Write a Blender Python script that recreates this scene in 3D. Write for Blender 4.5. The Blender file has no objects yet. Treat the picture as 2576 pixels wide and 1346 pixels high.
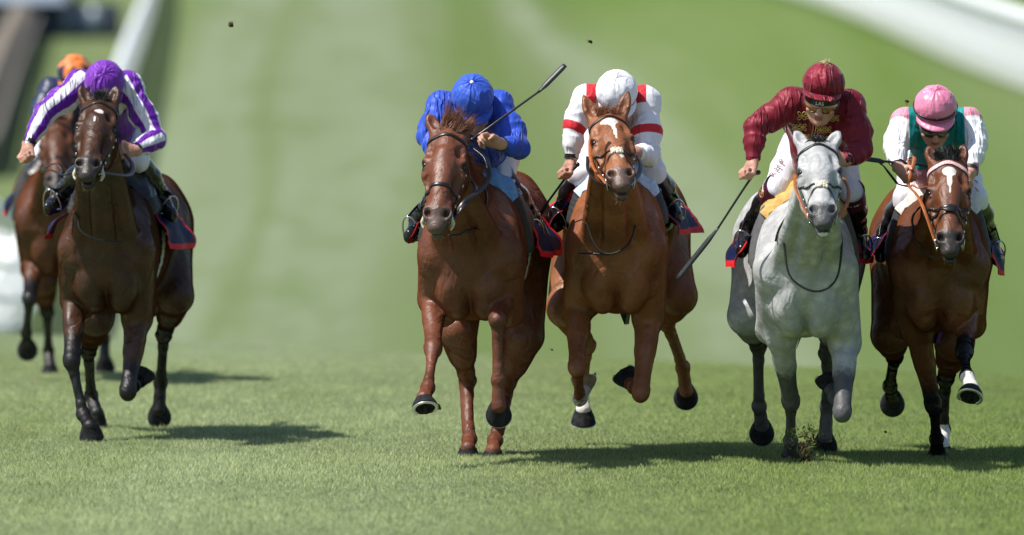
import bpy, math, random
import numpy as np
from mathutils import Vector, Matrix

# ------------------------------------------------------------------ camera, light, exposure
sc = bpy.context.scene
COL = sc.collection
R = math.radians
FPX = 24000.0                       # focal length in reference pixels (frame 2575 x 1346)
CXP, CYP, HORIZON = 1287.5, 673.0, 79.0
CAM_H = 2.15
PITCH = math.atan((CYP - HORIZON) / FPX)
cam_d = bpy.data.cameras.new('camera')
cam = bpy.data.objects.new('camera', cam_d)
COL.objects.link(cam)
cam.location = (0, 0, CAM_H)
cam.rotation_euler = (R(90) - PITCH, 0, 0)
cam_d.sensor_width = 36.0
cam_d.lens = 36.0 * FPX / 2575.0
cam_d.clip_start = 0.5
cam_d.clip_end = 5000.0
cam_d.dof.use_dof = True
cam_d.dof.focus_distance = 47.4
cam_d.dof.aperture_fstop = 2.6
sc.camera = cam

SUN_EL, SUN_AZ = 58.0, -110.0        # azimuth measured from +Y towards +X: the sun stands to the left, a touch to the camera's side
world = bpy.data.worlds.new('World')
sc.world = world
world.use_nodes = True
wn = world.node_tree
sky = wn.nodes.new('ShaderNodeTexSky')
sky.sky_type = 'NISHITA'
sky.sun_disc = False
sky.sun_elevation = R(SUN_EL)
sky.sun_rotation = R(SUN_AZ)
wn.links.new(sky.outputs['Color'], wn.nodes['Background'].inputs['Color'])
wn.nodes['Background'].inputs['Strength'].default_value = 0.095
sun_d = bpy.data.lights.new('sun', 'SUN')
sun = bpy.data.objects.new('sun', sun_d)
COL.objects.link(sun)
sun_d.energy = 4.8
sun_d.angle = R(0.53)
sun_d.color = (1.0, 0.95, 0.87)
_az, _el = R(SUN_AZ), R(SUN_EL)
sun_dir = Vector((math.sin(_az) * math.cos(_el), math.cos(_az) * math.cos(_el), math.sin(_el)))
sun.rotation_euler = sun_dir.to_track_quat('Z', 'Y').to_euler()
sc.view_settings.view_transform = 'Standard'
sc.view_settings.look = 'None'
sc.view_settings.exposure = 0.47
sc.view_settings.gamma = 1.0
sc.cycles.use_denoising = True
sc.cycles.max_bounces = 6
sc.cycles.diffuse_bounces = 3
sc.cycles.glossy_bounces = 3
sc.cycles.sample_clamp_indirect = 6.0

# ------------------------------------------------------------------ placing helpers
_cp, _sp = math.cos(PITCH), math.sin(PITCH)

def W(px, py, y):
    """World point on the sight line of reference pixel (px, py) at distance y down the course."""
    u, v = (px - CXP) / FPX, (CYP - py) / FPX
    dx, dy, dz = u, _cp + v * _sp, -_sp + v * _cp
    k = y / dy
    return np.array((dx * k, y, CAM_H + dz * k))

def unit(v):
    v = np.asarray(v, float)
    return v / max(1e-9, np.linalg.norm(v))

def V(*a):
    return np.array(a, float)

def sstep(a, b, x):
    t = np.clip((x - a) / (b - a), 0, 1)
    return t * t * (3 - 2 * t)

def tag(o, label=None, cat=None, group=None, kind=None):
    if label: o['label'] = label
    if cat: o['category'] = cat
    if group: o['group'] = group
    if kind: o['kind'] = kind
    return o

def link(o, parent=None):
    COL.objects.link(o)
    if parent is not None:
        o.parent = parent
        o.matrix_parent_inverse = Matrix.Translation(-Vector(parent.location))
    return o

def empty(name, loc):
    o = bpy.data.objects.new(name, None)
    o.empty_display_size = 0.2
    COL.objects.link(o)
    o.location = Vector([float(c) for c in loc])
    return o

def mesh_np(name, verts, faces, mat=None, parent=None, smooth=True, attr=None):
    """verts (N,3); faces: (M,k) array or list of arrays of differing k; attr: dict of (N,4) colour data."""
    me = bpy.data.meshes.new(name)
    verts = np.asarray(verts, np.float32)
    fl = faces if isinstance(faces, list) else [faces]
    fl = [np.asarray(f, np.int32) for f in fl if len(f)]
    me.vertices.add(len(verts))
    me.vertices.foreach_set('co', verts.ravel())
    loops = np.concatenate([f.ravel() for f in fl])
    tot = np.concatenate([np.full(len(f), f.shape[1], np.int32) for f in fl])
    start = np.concatenate([[0], np.cumsum(tot)[:-1]]).astype(np.int32)
    me.loops.add(len(loops))
    me.loops.foreach_set('vertex_index', loops)
    me.polygons.add(len(tot))
    me.polygons.foreach_set('loop_start', start)
    me.polygons.foreach_set('loop_total', tot)
    if smooth:
        me.polygons.foreach_set('use_smooth', np.ones(len(tot), bool))
    me.update(calc_edges=True)
    me.validate()
    for k, a in (attr or {}).items():
        at = me.attributes.new(k, 'FLOAT_COLOR', 'POINT')
        at.data.foreach_set('color', np.asarray(a, np.float32).ravel())
    if mat: me.materials.append(mat)
    o = bpy.data.objects.new(name, me)
    return link(o, parent)

# ------------------------------------------------------------------ signed-distance modelling
class Field:
    """A voxel field that shapes are blended into; polygonised with surface nets."""
    def __init__(self, lo, hi, h):
        self.lo = np.asarray(lo, float); self.h = h
        self.n = np.maximum(8, np.ceil((np.asarray(hi) - self.lo) / h).astype(int) + 1)
        self.F = np.full(self.n, 0.6, np.float32)
        self.ax = [(self.lo[i] + h * np.arange(self.n[i])).astype(np.float32) for i in range(3)]

    def sub(self, lo, hi):
        a = np.clip(np.floor((np.asarray(lo) - self.lo) / self.h).astype(int), 0, self.n)
        b = np.clip(np.ceil((np.asarray(hi) - self.lo) / self.h).astype(int) + 1, 0, self.n)
        if np.any(b - a < 1): return None, None
        sl = tuple(slice(a[i], b[i]) for i in range(3))
        P = np.stack(np.meshgrid(self.ax[0][sl[0]], self.ax[1][sl[1]], self.ax[2][sl[2]], indexing='ij'), -1)
        return sl, P

    def put(self, sl, d, k, cut=False):
        A = self.F[sl]
        if cut:
            d = -d
            if k > 0:
                h = np.maximum(k - np.abs(A - d), 0) / k
                A = np.maximum(A, d) + h * h * k * .25
            else: A = np.maximum(A, d)
        else:
            if k > 0:
                h = np.maximum(k - np.abs(A - d), 0) / k
                A = np.minimum(A, d) - h * h * k * .25
            else: A = np.minimum(A, d)
        self.F[sl] = A

    def cap(self, a, b, ra, rb, k=.02, u=None, s=1.0, cut=False):
        """Tapered capsule; along direction u its section is s times as wide."""
        a = np.asarray(a, float); b = np.asarray(b, float)
        m = max(ra, rb) * max(1, s) + k + .05
        sl, P = self.sub(np.minimum(a, b) - m, np.maximum(a, b) + m)
        if sl is None: return
        ab = b - a
        L2 = max(1e-9, ab @ ab)
        t = np.clip(((P - a.astype(np.float32)) @ ab.astype(np.float32)) / L2, 0, 1)
        Q = P - a.astype(np.float32) - t[..., None] * ab.astype(np.float32)
        r2 = (Q * Q).sum(-1)
        if u is not None:
            un = unit(u).astype(np.float32)
            c = Q @ un
            r2 = r2 - c * c + (c / s) ** 2
        d = np.sqrt(np.maximum(r2, 0)) - (ra + (rb - ra) * t)
        self.put(sl, d, k, cut)

    def ell(self, c, r, M=None, k=.02, cut=False):
        """Ellipsoid with radii r along the rows of M."""
        c = np.asarray(c, float); r = np.asarray(r, float)
        M = np.eye(3) if M is None else np.asarray(M, float)
        ext = np.sqrt(((M * r[:, None]) ** 2).sum(0)) + k + .05
        sl, P = self.sub(c - ext, c + ext)
        if sl is None: return
        Q = ((P - c.astype(np.float32)) @ M.T.astype(np.float32)) / r.astype(np.float32)
        k0 = np.sqrt((Q * Q).sum(-1))
        k1 = np.sqrt(((Q / r.astype(np.float32)) ** 2).sum(-1))
        d = k0 * (k0 - 1) / np.maximum(k1, 1e-6)
        self.put(sl, d, k, cut)

    def chain(self, pts, rad, k=.02, u=None, s=1.0):
        for i in range(len(pts) - 1):
            self.cap(pts[i], pts[i + 1], rad[i], rad[i + 1], k, u, s)

    def sample(self, P):
        P = np.asarray(P, float)
        g = (P - self.lo) / self.h
        i = np.clip(np.floor(g).astype(int), 0, self.n - 2)
        f = np.clip(g - i, 0, 1)
        o = 0
        for dx in (0, 1):
            for dy in (0, 1):
                for dz in (0, 1):
                    w = (f[..., 0] if dx else 1 - f[..., 0]) * (f[..., 1] if dy else 1 - f[..., 1]) * (f[..., 2] if dz else 1 - f[..., 2])
                    o = o + w * self.F[i[..., 0] + dx, i[..., 1] + dy, i[..., 2] + dz]
        return o

    def grad(self, P):
        e = self.h
        g = np.stack([self.sample(P + e * d) - self.sample(P - e * d) for d in np.eye(3)], -1)
        return g / np.maximum(1e-9, np.linalg.norm(g, axis=-1, keepdims=True))

    def project(self, P, off=0.0, it=8):
        P = np.array(P, float)
        for _ in range(it):
            d = np.clip(self.sample(P) - off, -.03, .03)
            P = P - self.grad(P) * d[..., None] * .8
        return P

    def cast(self, O, D, far=.9, step=.006):
        """Outermost surface crossing along rays from O in unit directions D (N,3): returns distances."""
        ts = np.arange(.02, far, step)
        P = O[:, None, :] + D[:, None, :] * ts[None, :, None]
        ins = self.sample(P) < 0
        last = ins.shape[1] - 1 - np.argmax(ins[:, ::-1], 1)
        return np.where(ins.any(1), ts[last], .05)

    def mesh(self, relax=2):
        F = self.F; h = self.h
        S = (F < 0)
        c = np.zeros(np.array(F.shape) - 1, np.int8)
        for dx in (0, 1):
            for dy in (0, 1):
                for dz in (0, 1):
                    c += S[dx:S.shape[0] - 1 + dx, dy:S.shape[1] - 1 + dy, dz:S.shape[2] - 1 + dz]
        I = np.argwhere((c > 0) & (c < 8))
        idx = np.full(c.shape, -1, np.int32)
        idx[I[:, 0], I[:, 1], I[:, 2]] = np.arange(len(I))
        corner = np.array([[x, y, z] for x in (0, 1) for y in (0, 1) for z in (0, 1)])
        val = np.stack([F[I[:, 0] + q[0], I[:, 1] + q[1], I[:, 2] + q[2]] for q in corner], 1)
        acc = np.zeros((len(I), 3)); cnt = np.zeros(len(I))
        for i in range(8):
            for j in range(i + 1, 8):
                if np.abs(corner[i] - corner[j]).sum() != 1: continue
                a, b = val[:, i], val[:, j]
                m = (a < 0) != (b < 0)
                t = np.where(m, a / np.where(np.abs(a - b) < 1e-9, 1, a - b), 0)
                acc += np.where(m[:, None], corner[i] + t[:, None] * (corner[j] - corner[i]), 0)
                cnt += m
        verts = self.lo + h * (I + acc / np.maximum(cnt, 1)[:, None])
        quads = []
        for axis in range(3):
            n0 = [slice(1, s - 1) for s in F.shape]; n0[axis] = slice(0, F.shape[axis] - 1)
            n1 = list(n0); n1[axis] = slice(1, F.shape[axis])
            a, b = S[tuple(n0)], S[tuple(n1)]
            E = np.argwhere(a != b)
            if not len(E): continue
            off = np.array([1, 1, 1]); off[axis] = 0
            G = E + off
            sgn = a[E[:, 0], E[:, 1], E[:, 2]]
            o1, o2 = [i for i in range(3) if i != axis]
            def at(d1, d2):
                g = G.copy(); g[:, o1] -= d1; g[:, o2] -= d2
                return idx[g[:, 0], g[:, 1], g[:, 2]]
            q = np.stack([at(1, 1), at(0, 1), at(0, 0), at(1, 0)], 1)
            flip = sgn if axis != 1 else ~sgn
            q = np.where(flip[:, None], q, q[:, ::-1])
            quads.append(q)
        Q = np.concatenate(quads)
        Q = Q[(Q >= 0).all(1)]
        for _ in range(relax):
            e = np.concatenate([Q[:, [0, 1]], Q[:, [1, 2]], Q[:, [2, 3]], Q[:, [3, 0]]])
            n = np.bincount(e.ravel(), minlength=len(verts)).astype(float)
            new = np.stack([np.bincount(e[:, 0], verts[e[:, 1], j], len(verts)) + np.bincount(e[:, 1], verts[e[:, 0], j], len(verts)) for j in range(3)], 1)
            verts = np.where(n[:, None] > 0, .45 * verts + .55 * new / np.maximum(n, 1)[:, None], verts)
        return verts, Q

def seg_t(P, a, b):
    """Distance to a segment and the parameter along it."""
    ab = b - a
    t = np.clip(((P - a) @ ab) / max(1e-9, ab @ ab), 0, 1)
    return np.linalg.norm(P - a - t[:, None] * ab, axis=1), t

def wob(P, s, seed=0, n=5):
    """Cheap smooth pseudo-noise in about -1..1; s is the wavelength in metres."""
    rs = np.random.RandomState(seed)
    o = 0
    for i in range(n):
        d = rs.normal(size=3); d /= np.linalg.norm(d)
        o = o + np.sin((P @ d) * (2 * math.pi / s) * rs.uniform(.7, 1.4) + rs.uniform(0, 6.28))
    return o / n * 1.4

def spline(pts, n):
    """Catmull-Rom through pts, n samples."""
    p = np.asarray(pts, float)
    if len(p) == 2: p = np.array([p[0], (p[0] + p[1]) / 2, p[1]])
    q = np.vstack([2 * p[0] - p[1], p, 2 * p[-1] - p[-2]])
    t = np.linspace(0, len(p) - 1 - 1e-6, n)
    i = t.astype(int); f = (t - i)[:, None]
    a, b, c, d = q[i], q[i + 1], q[i + 2], q[i + 3]
    return .5 * (2 * b + (c - a) * f + (2 * a - 5 * b + 4 * c - d) * f ** 2 + (3 * b - a - 3 * c + d) * f ** 3)

class Soup:
    """Collects shells that together make ONE part."""
    def __init__(self): self.v = []; self.f4 = []; self.f3 = []; self.n = 0
    def add(self, v, f4=None, f3=None):
        v = np.asarray(v, float)
        if f4 is not None and len(f4): self.f4.append(np.asarray(f4) + self.n)
        if f3 is not None and len(f3): self.f3.append(np.asarray(f3) + self.n)
        self.v.append(v); self.n += len(v)
    def grid(self, G, wrap=False):
        a, b = G.shape[:2]
        i = np.arange(a * b).reshape(a, b)
        if wrap: i = np.hstack([i, i[:, :1]])
        f = np.stack([i[:-1, :-1], i[1:, :-1], i[1:, 1:], i[:-1, 1:]], -1).reshape(-1, 4)
        self.add(G.reshape(-1, 3), f)
    def tube(self, pts, r, n=8, cap=True, flat=1.0, up=None):
        """Round (or flattened) tube along pts; r scalar or one per point; flat = thickness/width along the 'up' vectors."""
        p = np.asarray(pts, float); m = len(p)
        r = np.broadcast_to(np.asarray(r, float), (m,))
        T = np.gradient(p, axis=0); T /= np.maximum(1e-9, np.linalg.norm(T, axis=1, keepdims=True))
        if up is None:
            ref = unit(V(.31, .53, .79)); U = np.cross(T, ref)
            U /= np.maximum(1e-6, np.linalg.norm(U, axis=1, keepdims=True))
            for i in range(1, m):
                w = U[i - 1] - T[i] * (U[i - 1] @ T[i]); U[i] = w / max(1e-6, np.linalg.norm(w))
        else:
            U = np.broadcast_to(np.asarray(up, float), (m, 3)).copy()
            U -= T * (U * T).sum(1, keepdims=True)
            U /= np.maximum(1e-6, np.linalg.norm(U, axis=1, keepdims=True))
        B = np.cross(T, U)
        ang = np.linspace(0, 2 * math.pi, n, endpoint=False)
        G = p[:, None] + r[:, None, None] * (np.cos(ang)[None, :, None] * U[:, None] * flat + np.sin(ang)[None, :, None] * B[:, None])
        if cap:
            G = np.concatenate([np.repeat(p[:1, None], n, 1), G, np.repeat(p[-1:, None], n, 1)])
        self.grid(G, wrap=True)
    def ball(self, c, r, M=None, nu=10, nv=14):
        u = np.linspace(0, math.pi, nu); v = np.linspace(0, 2 * math.pi, nv, endpoint=False)
        G = np.stack([np.sin(u)[:, None] * np.cos(v), np.sin(u)[:, None] * np.sin(v), np.cos(u)[:, None] + 0 * v], -1) * np.asarray(r, float)
        if M is not None: G = G @ np.asarray(M, float)
        self.grid(G + np.asarray(c, float), wrap=True)
    def build(self, name, mat, parent=None, smooth=True, attr=None):
        return mesh_np(name, np.concatenate(self.v), [np.concatenate(l) for l in (self.f4, self.f3) if l], mat, parent, smooth, attr)
# ------------------------------------------------------------------ materials
def new_mat(name):
    m = bpy.data.materials.new(name); m.use_nodes = True
    nt = m.node_tree
    return m, nt, nt.nodes['Principled BSDF']

def nd(nt, typ, **kw):
    n = nt.nodes.new(typ)
    for k, v in kw.items(): setattr(n, k, v)
    return n

def noise(nt, scale, detail=3, rough=.55, coord=None, vec=None, dist=0.0):
    n = nd(nt, 'ShaderNodeTexNoise')
    n.inputs['Scale'].default_value = scale; n.inputs['Detail'].default_value = detail
    n.inputs['Roughness'].default_value = rough; n.inputs['Distortion'].default_value = dist
    if vec is not None: nt.links.new(vec, n.inputs['Vector'])
    return n

def coords(nt, scale=(1, 1, 1), rot=(0, 0, 0)):
    t = nd(nt, 'ShaderNodeTexCoord'); mp = nd(nt, 'ShaderNodeMapping')
    mp.inputs['Scale'].default_value = scale; mp.inputs['Rotation'].default_value = rot
    nt.links.new(t.outputs['Object'], mp.inputs['Vector'])
    return mp.outputs['Vector']

def mixc(nt, fac, a, b, blend='MIX'):
    m = nd(nt, 'ShaderNodeMix', data_type='RGBA', blend_type=blend)
    for sock, v in ((m.inputs[0], fac), (m.inputs[6], a), (m.inputs[7], b)):
        if isinstance(v, bpy.types.NodeSocket): nt.links.new(v, sock)
        elif isinstance(v, (int, float)): sock.default_value = v
        else: sock.default_value = (*v[:3], 1)
    return m.outputs[2]

def ramp(nt, fac, stops, interp='LINEAR'):
    r = nd(nt, 'ShaderNodeValToRGB'); cr = r.color_ramp; cr.interpolation = interp
    while len(cr.elements) > 1: cr.elements.remove(cr.elements[-1])
    for i, (p, c) in enumerate(stops):
        e = cr.elements[0] if i == 0 else cr.elements.new(p)
        e.position = p
        e.color = (c, c, c, 1) if isinstance(c, (int, float)) else (*c[:3], 1)
    nt.links.new(fac, r.inputs['Fac'])
    return r.outputs['Color']

def math_n(nt, op, a, b=None):
    m = nd(nt, 'ShaderNodeMath', operation=op)
    for s, v in zip(m.inputs, (a, b)):
        if v is None: continue
        if isinstance(v, bpy.types.NodeSocket): nt.links.new(v, s)
        else: s.default_value = v
    return m.outputs[0]

def attr_rgb(nt, name='mk'):
    a = nd(nt, 'ShaderNodeAttribute'); a.attribute_name = name
    s = nd(nt, 'ShaderNodeSeparateColor'); nt.links.new(a.outputs['Color'], s.inputs[0])
    return s.outputs[0], s.outputs[1], s.outputs[2], a.outputs['Alpha']

def bump(nt, b, height, strength=.3, dist=.01, chain=None):
    n = nd(nt, 'ShaderNodeBump'); n.inputs['Strength'].default_value = strength; n.inputs['Distance'].default_value = dist
    nt.links.new(height, n.inputs['Height'])
    if chain is not None: nt.links.new(chain, n.inputs['Normal'])
    nt.links.new(n.outputs['Normal'], b.inputs['Normal'])
    return n.outputs['Normal']

def plain(name, col, rough=.5, spec=.5, metal=0.0, var=.12, scale=60, bmp=.0, coat=0.0, sheen=0.0):
    m, nt, b = new_mat(name)
    v = coords(nt)
    n = noise(nt, scale, 3, vec=v)
    lo = tuple(c * (1 - var) for c in col); hi = tuple(min(1, c * (1 + var)) for c in col)
    nt.links.new(ramp(nt, n.outputs['Fac'], [(.3, lo), (.7, hi)]), b.inputs['Base Color'])
    b.inputs['Roughness'].default_value = rough; b.inputs['Specular IOR Level'].default_value = spec
    b.inputs['Metallic'].default_value = metal; b.inputs['Coat Weight'].default_value = coat
    b.inputs['Sheen Weight'].default_value = sheen
    if bmp: bump(nt, b, n.outputs['Fac'], bmp, .004)
    return m

def coat_mat(name, base, warm, dark, white=(.62, .6, .56), skin=(.05, .045, .045), dapple=0.0, rough=.40, pts_noise=1.0, spec=.38, sweat=.5):
    """Horse coat: mk.r = black points, mk.g = white markings, mk.b = bare muzzle skin, alpha = warm patches."""
    m, nt, b = new_mat(name)
    r, g, bl, al = attr_rgb(nt)
    v = coords(nt)
    big = noise(nt, 5.0, 4, .6, vec=v)
    fine = noise(nt, 240, 3, .65, vec=coords(nt, (1, 1, .3)))
    c = mixc(nt, ramp(nt, big.outputs['Fac'], [(.35, 0.0), (.68, 1.0)]), base, warm)
    c = mixc(nt, math_n(nt, 'MULTIPLY', al, .8), c, warm)
    if dapple:
        vo = nd(nt, 'ShaderNodeTexVoronoi'); vo.inputs['Scale'].default_value = 17
        nt.links.new(v, vo.inputs['Vector'])
        d = noise(nt, 55, 4, .65, vec=v)
        dd = math_n(nt, 'MULTIPLY', math_n(nt, 'ADD', vo.outputs['Distance'], math_n(nt, 'MULTIPLY', d.outputs['Fac'], 1.1)), .6)
        c = mixc(nt, math_n(nt, 'MULTIPLY', ramp(nt, dd, [(.25, 0.0), (.75, 1.0)]), dapple), c, tuple(x * .45 for x in base))
    c = mixc(nt, ramp(nt, fine.outputs['Fac'], [(.3, 0.0), (.72, .42)]), c, tuple(x * .45 for x in base))
    sw = noise(nt, 3.2, 5, .62, vec=v, dist=.7)
    c = mixc(nt, ramp(nt, sw.outputs['Fac'], [(.5, 0.0), (.66, sweat)]), c, tuple(x * .42 for x in base))
    nz = noise(nt, 38, 4, .7, vec=v)
    rr = math_n(nt, 'ADD', r, math_n(nt, 'MULTIPLY', math_n(nt, 'SUBTRACT', nz.outputs['Fac'], .5), .7 * pts_noise))
    c = mixc(nt, ramp(nt, rr, [(.3, 0.0), (.7, 1.0)]), c, dark)
    bb = math_n(nt, 'ADD', bl, math_n(nt, 'MULTIPLY', math_n(nt, 'SUBTRACT', nz.outputs['Fac'], .5), .5))
    c = mixc(nt, ramp(nt, bb, [(.3, 0.0), (.8, 1.0)]), c, skin)
    gz = noise(nt, 75, 4, .7, vec=v)
    gg = math_n(nt, 'ADD', g, math_n(nt, 'MULTIPLY', math_n(nt, 'SUBTRACT', gz.outputs['Fac'], .5), .5))
    c = mixc(nt, ramp(nt, gg, [(.47, 0.0), (.56, 1.0)]), c, white)
    nt.links.new(c, b.inputs['Base Color'])
    # hair lies along the body and does not mirror at grazing angles as varnish would
    lw = nd(nt, 'ShaderNodeLayerWeight'); lw.inputs['Blend'].default_value = .5
    nt.links.new(ramp(nt, lw.outputs['Facing'], [(.0, spec), (.42, spec * .75), (.68, 0.0)]), b.inputs['Specular IOR Level'])
    rn = noise(nt, 9, 3, vec=v)
    nt.links.new(ramp(nt, rn.outputs['Fac'], [(.3, rough - .09), (.7, rough + .12)]), b.inputs['Roughness'])
    mus = noise(nt, 9, 2.5, .5, vec=coords(nt, (1, 1, .75)), dist=1.0)
    vein = noise(nt, 8.5, 1.2, .45, vec=coords(nt, (1, 1, .6), (.3, .2, 0)), dist=.9)
    vr = ramp(nt, vein.outputs['Fac'], [(.475, 0.0), (.5, 1.0), (.525, 0.0)])
    vm = noise(nt, 4.5, 2, vec=v)
    vr = math_n(nt, 'MULTIPLY', vr, ramp(nt, vm.outputs['Fac'], [(.45, 0.0), (.6, 1.0)]))
    mid = noise(nt, 34, 4, .62, vec=v, dist=.6)
    n1 = bump(nt, b, mus.outputs['Fac'], .55, .035)
    n2 = bump(nt, b, vr, .35 if not dapple else .18, .009, n1)
    n3 = bump(nt, b, mid.outputs['Fac'], .2, .010, n2)
    bump(nt, b, fine.outputs['Fac'], .45, .003, n3)
    return m

def silk_mat(name, cols, rough=.42, spec=.4, sheen=.25, fold=.5, metal=0.0, edge=.02):
    """cols = [base, colour of mk.r, of mk.g, of mk.b, of alpha]; each mask is 0.5 + signed distance."""
    m, nt, b = new_mat(name)
    ch = attr_rgb(nt)
    c = cols[0]
    v = coords(nt)
    for i, col in enumerate(cols[1:]):
        if col is None: continue
        c = mixc(nt, ramp(nt, ch[i], [(.5 - edge, 0.0), (.5 + edge, 1.0)]), c, col)
    n0 = noise(nt, 30, 3, vec=v)
    c = mixc(nt, ramp(nt, n0.outputs['Fac'], [(.3, 0.0), (.8, .22)]), c, (0, 0, 0), 'MULTIPLY') if False else c
    if isinstance(c, bpy.types.NodeSocket): nt.links.new(c, b.inputs['Base Color'])
    else: b.inputs['Base Color'].default_value = (*c[:3], 1)
    b.inputs['Roughness'].default_value = rough; b.inputs['Specular IOR Level'].default_value = spec
    b.inputs['Metallic'].default_value = metal
    b.inputs['Sheen Weight'].default_value = sheen; b.inputs['Sheen Roughness'].default_value = .35
    f1 = noise(nt, 13, 2, .5, vec=coords(nt, (1.5, .5, .32), (0, .65, .2)), dist=.5)
    f2 = noise(nt, 30, 2, .5, vec=coords(nt, (1.4, .5, .30), (0, -.75, .1)), dist=.4)
    r1 = ramp(nt, f1.outputs['Fac'], [(.40, 0.0), (.5, 1.0), (.60, .1)])
    part = noise(nt, 5.0, 2, vec=v)
    r1 = math_n(nt, 'MULTIPLY', r1, ramp(nt, part.outputs['Fac'], [(.42, .08), (.62, 1.0)]))
    n1 = bump(nt, b, r1, fold * .8, .02)
    bump(nt, b, f2.outputs['Fac'], fold * .22, .008, n1)
    return m

def skin_mat(name, base, dark):
    """mk.r = lips / brows darker, mk.g = dark hair"""
    m, nt, b = new_mat(name)
    r, g, bl, al = attr_rgb(nt)
    v = coords(nt)
    n = noise(nt, 45, 4, vec=v)
    c = mixc(nt, ramp(nt, n.outputs['Fac'], [(.35, 0.0), (.7, .5)]), base, dark)
    c = mixc(nt, r, c, (.26, .09, .075))
    c = mixc(nt, g, c, (.03, .02, .014))
    nt.links.new(c, b.inputs['Base Color'])
    b.inputs['Roughness'].default_value = .5
    b.inputs['Subsurface Weight'].default_value = .12
    b.inputs['Subsurface Radius'].default_value = (.01, .004, .002)
    b.inputs['Subsurface Scale'].default_value = .6
    bump(nt, b, n.outputs['Fac'], .15, .004)
    return m

def leather(name, col=(.012, .011, .011), rough=.33, coat=.0):
    return plain(name, col, rough, .5, 0, .3, 70, .15, coat)

M_black = leather('black_leather')
M_gloss = plain('polished_boot', (.008, .008, .009), .22, .35, 0, .2, 30, .06, .25)
M_tan = plain('tan_leather', (.36, .11, .03), .45, .4, 0, .2, 50, .1)
M_steel = plain('steel', (.6, .6, .6), .25, .5, 1.0, .1, 40)
M_white_breeches = silk_mat('white_breeches', [(.72, .72, .78)], .55, .3, .15, .25)
M_rubber = plain('rubber_pad', (.03, .033, .036), .62, .3, 0, .2, 30, .1)
M_eye = plain('horse_eye', (.007, .004, .003), .22, .4)
M_hoof = plain('hoof_horn', (.022, .022, .025), .6, .04, 0, .5, 45, .3)
M_hoof_pale = plain('hoof_pale', (.28, .2, .12), .45, .5, 0, .3, 45, .3)
M_shoe = plain('horseshoe', (.7, .7, .7), .35, .5, .9, .1, 40)
M_sheep = plain('sheepskin', (.62, .56, .46), .9, .2, 0, .35, 120, .9)
M_bone = plain('bone_plastic', (.55, .5, .36), .5, .4)
# ------------------------------------------------------------------ ground: turf straight, hollow behind the crest, rising hill
_D = np.array([-40, 20, 55, 64, 72, 84, 110, 150, 200, 250, 350, 450, 700, 1500], float)
_Z = np.array([0, 0, 0, -.06, -.30, -.85, -1.45, -1.3, -.6, .5, 2.5, 5.2, 13.5, 30], float)

def _pchip(x, X, Y):
    h = np.diff(X); d = np.diff(Y) / h
    m = np.zeros(len(X)); m[0], m[-1] = d[0], d[-1]
    for i in range(1, len(X) - 1):
        m[i] = 0 if d[i - 1] * d[i] <= 0 else 2 * d[i - 1] * d[i] / (d[i - 1] + d[i])
    i = np.clip(np.searchsorted(X, x) - 1, 0, len(X) - 2)
    t = np.clip((x - X[i]) / h[i], 0, 1)
    return (Y[i] * (1 + 2 * t) * (1 - t) ** 2 + m[i] * h[i] * t * (1 - t) ** 2 + Y[i + 1] * t * t * (3 - 2 * t) + m[i + 1] * h[i] * t * t * (t - 1))

def ground_z(x, y):
    x = np.asarray(x, float); y = np.asarray(y, float)
    z = _pchip(y + 1.25 * np.clip(x, -7, 7) * sstep(44, 58, y) * (1 - sstep(78, 115, y)), _D, _Z)
    g = sstep(2.0, 11.0, x) * np.clip((y - 120) / 70, 0, 3.0) * 1.8
    return z + g

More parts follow.
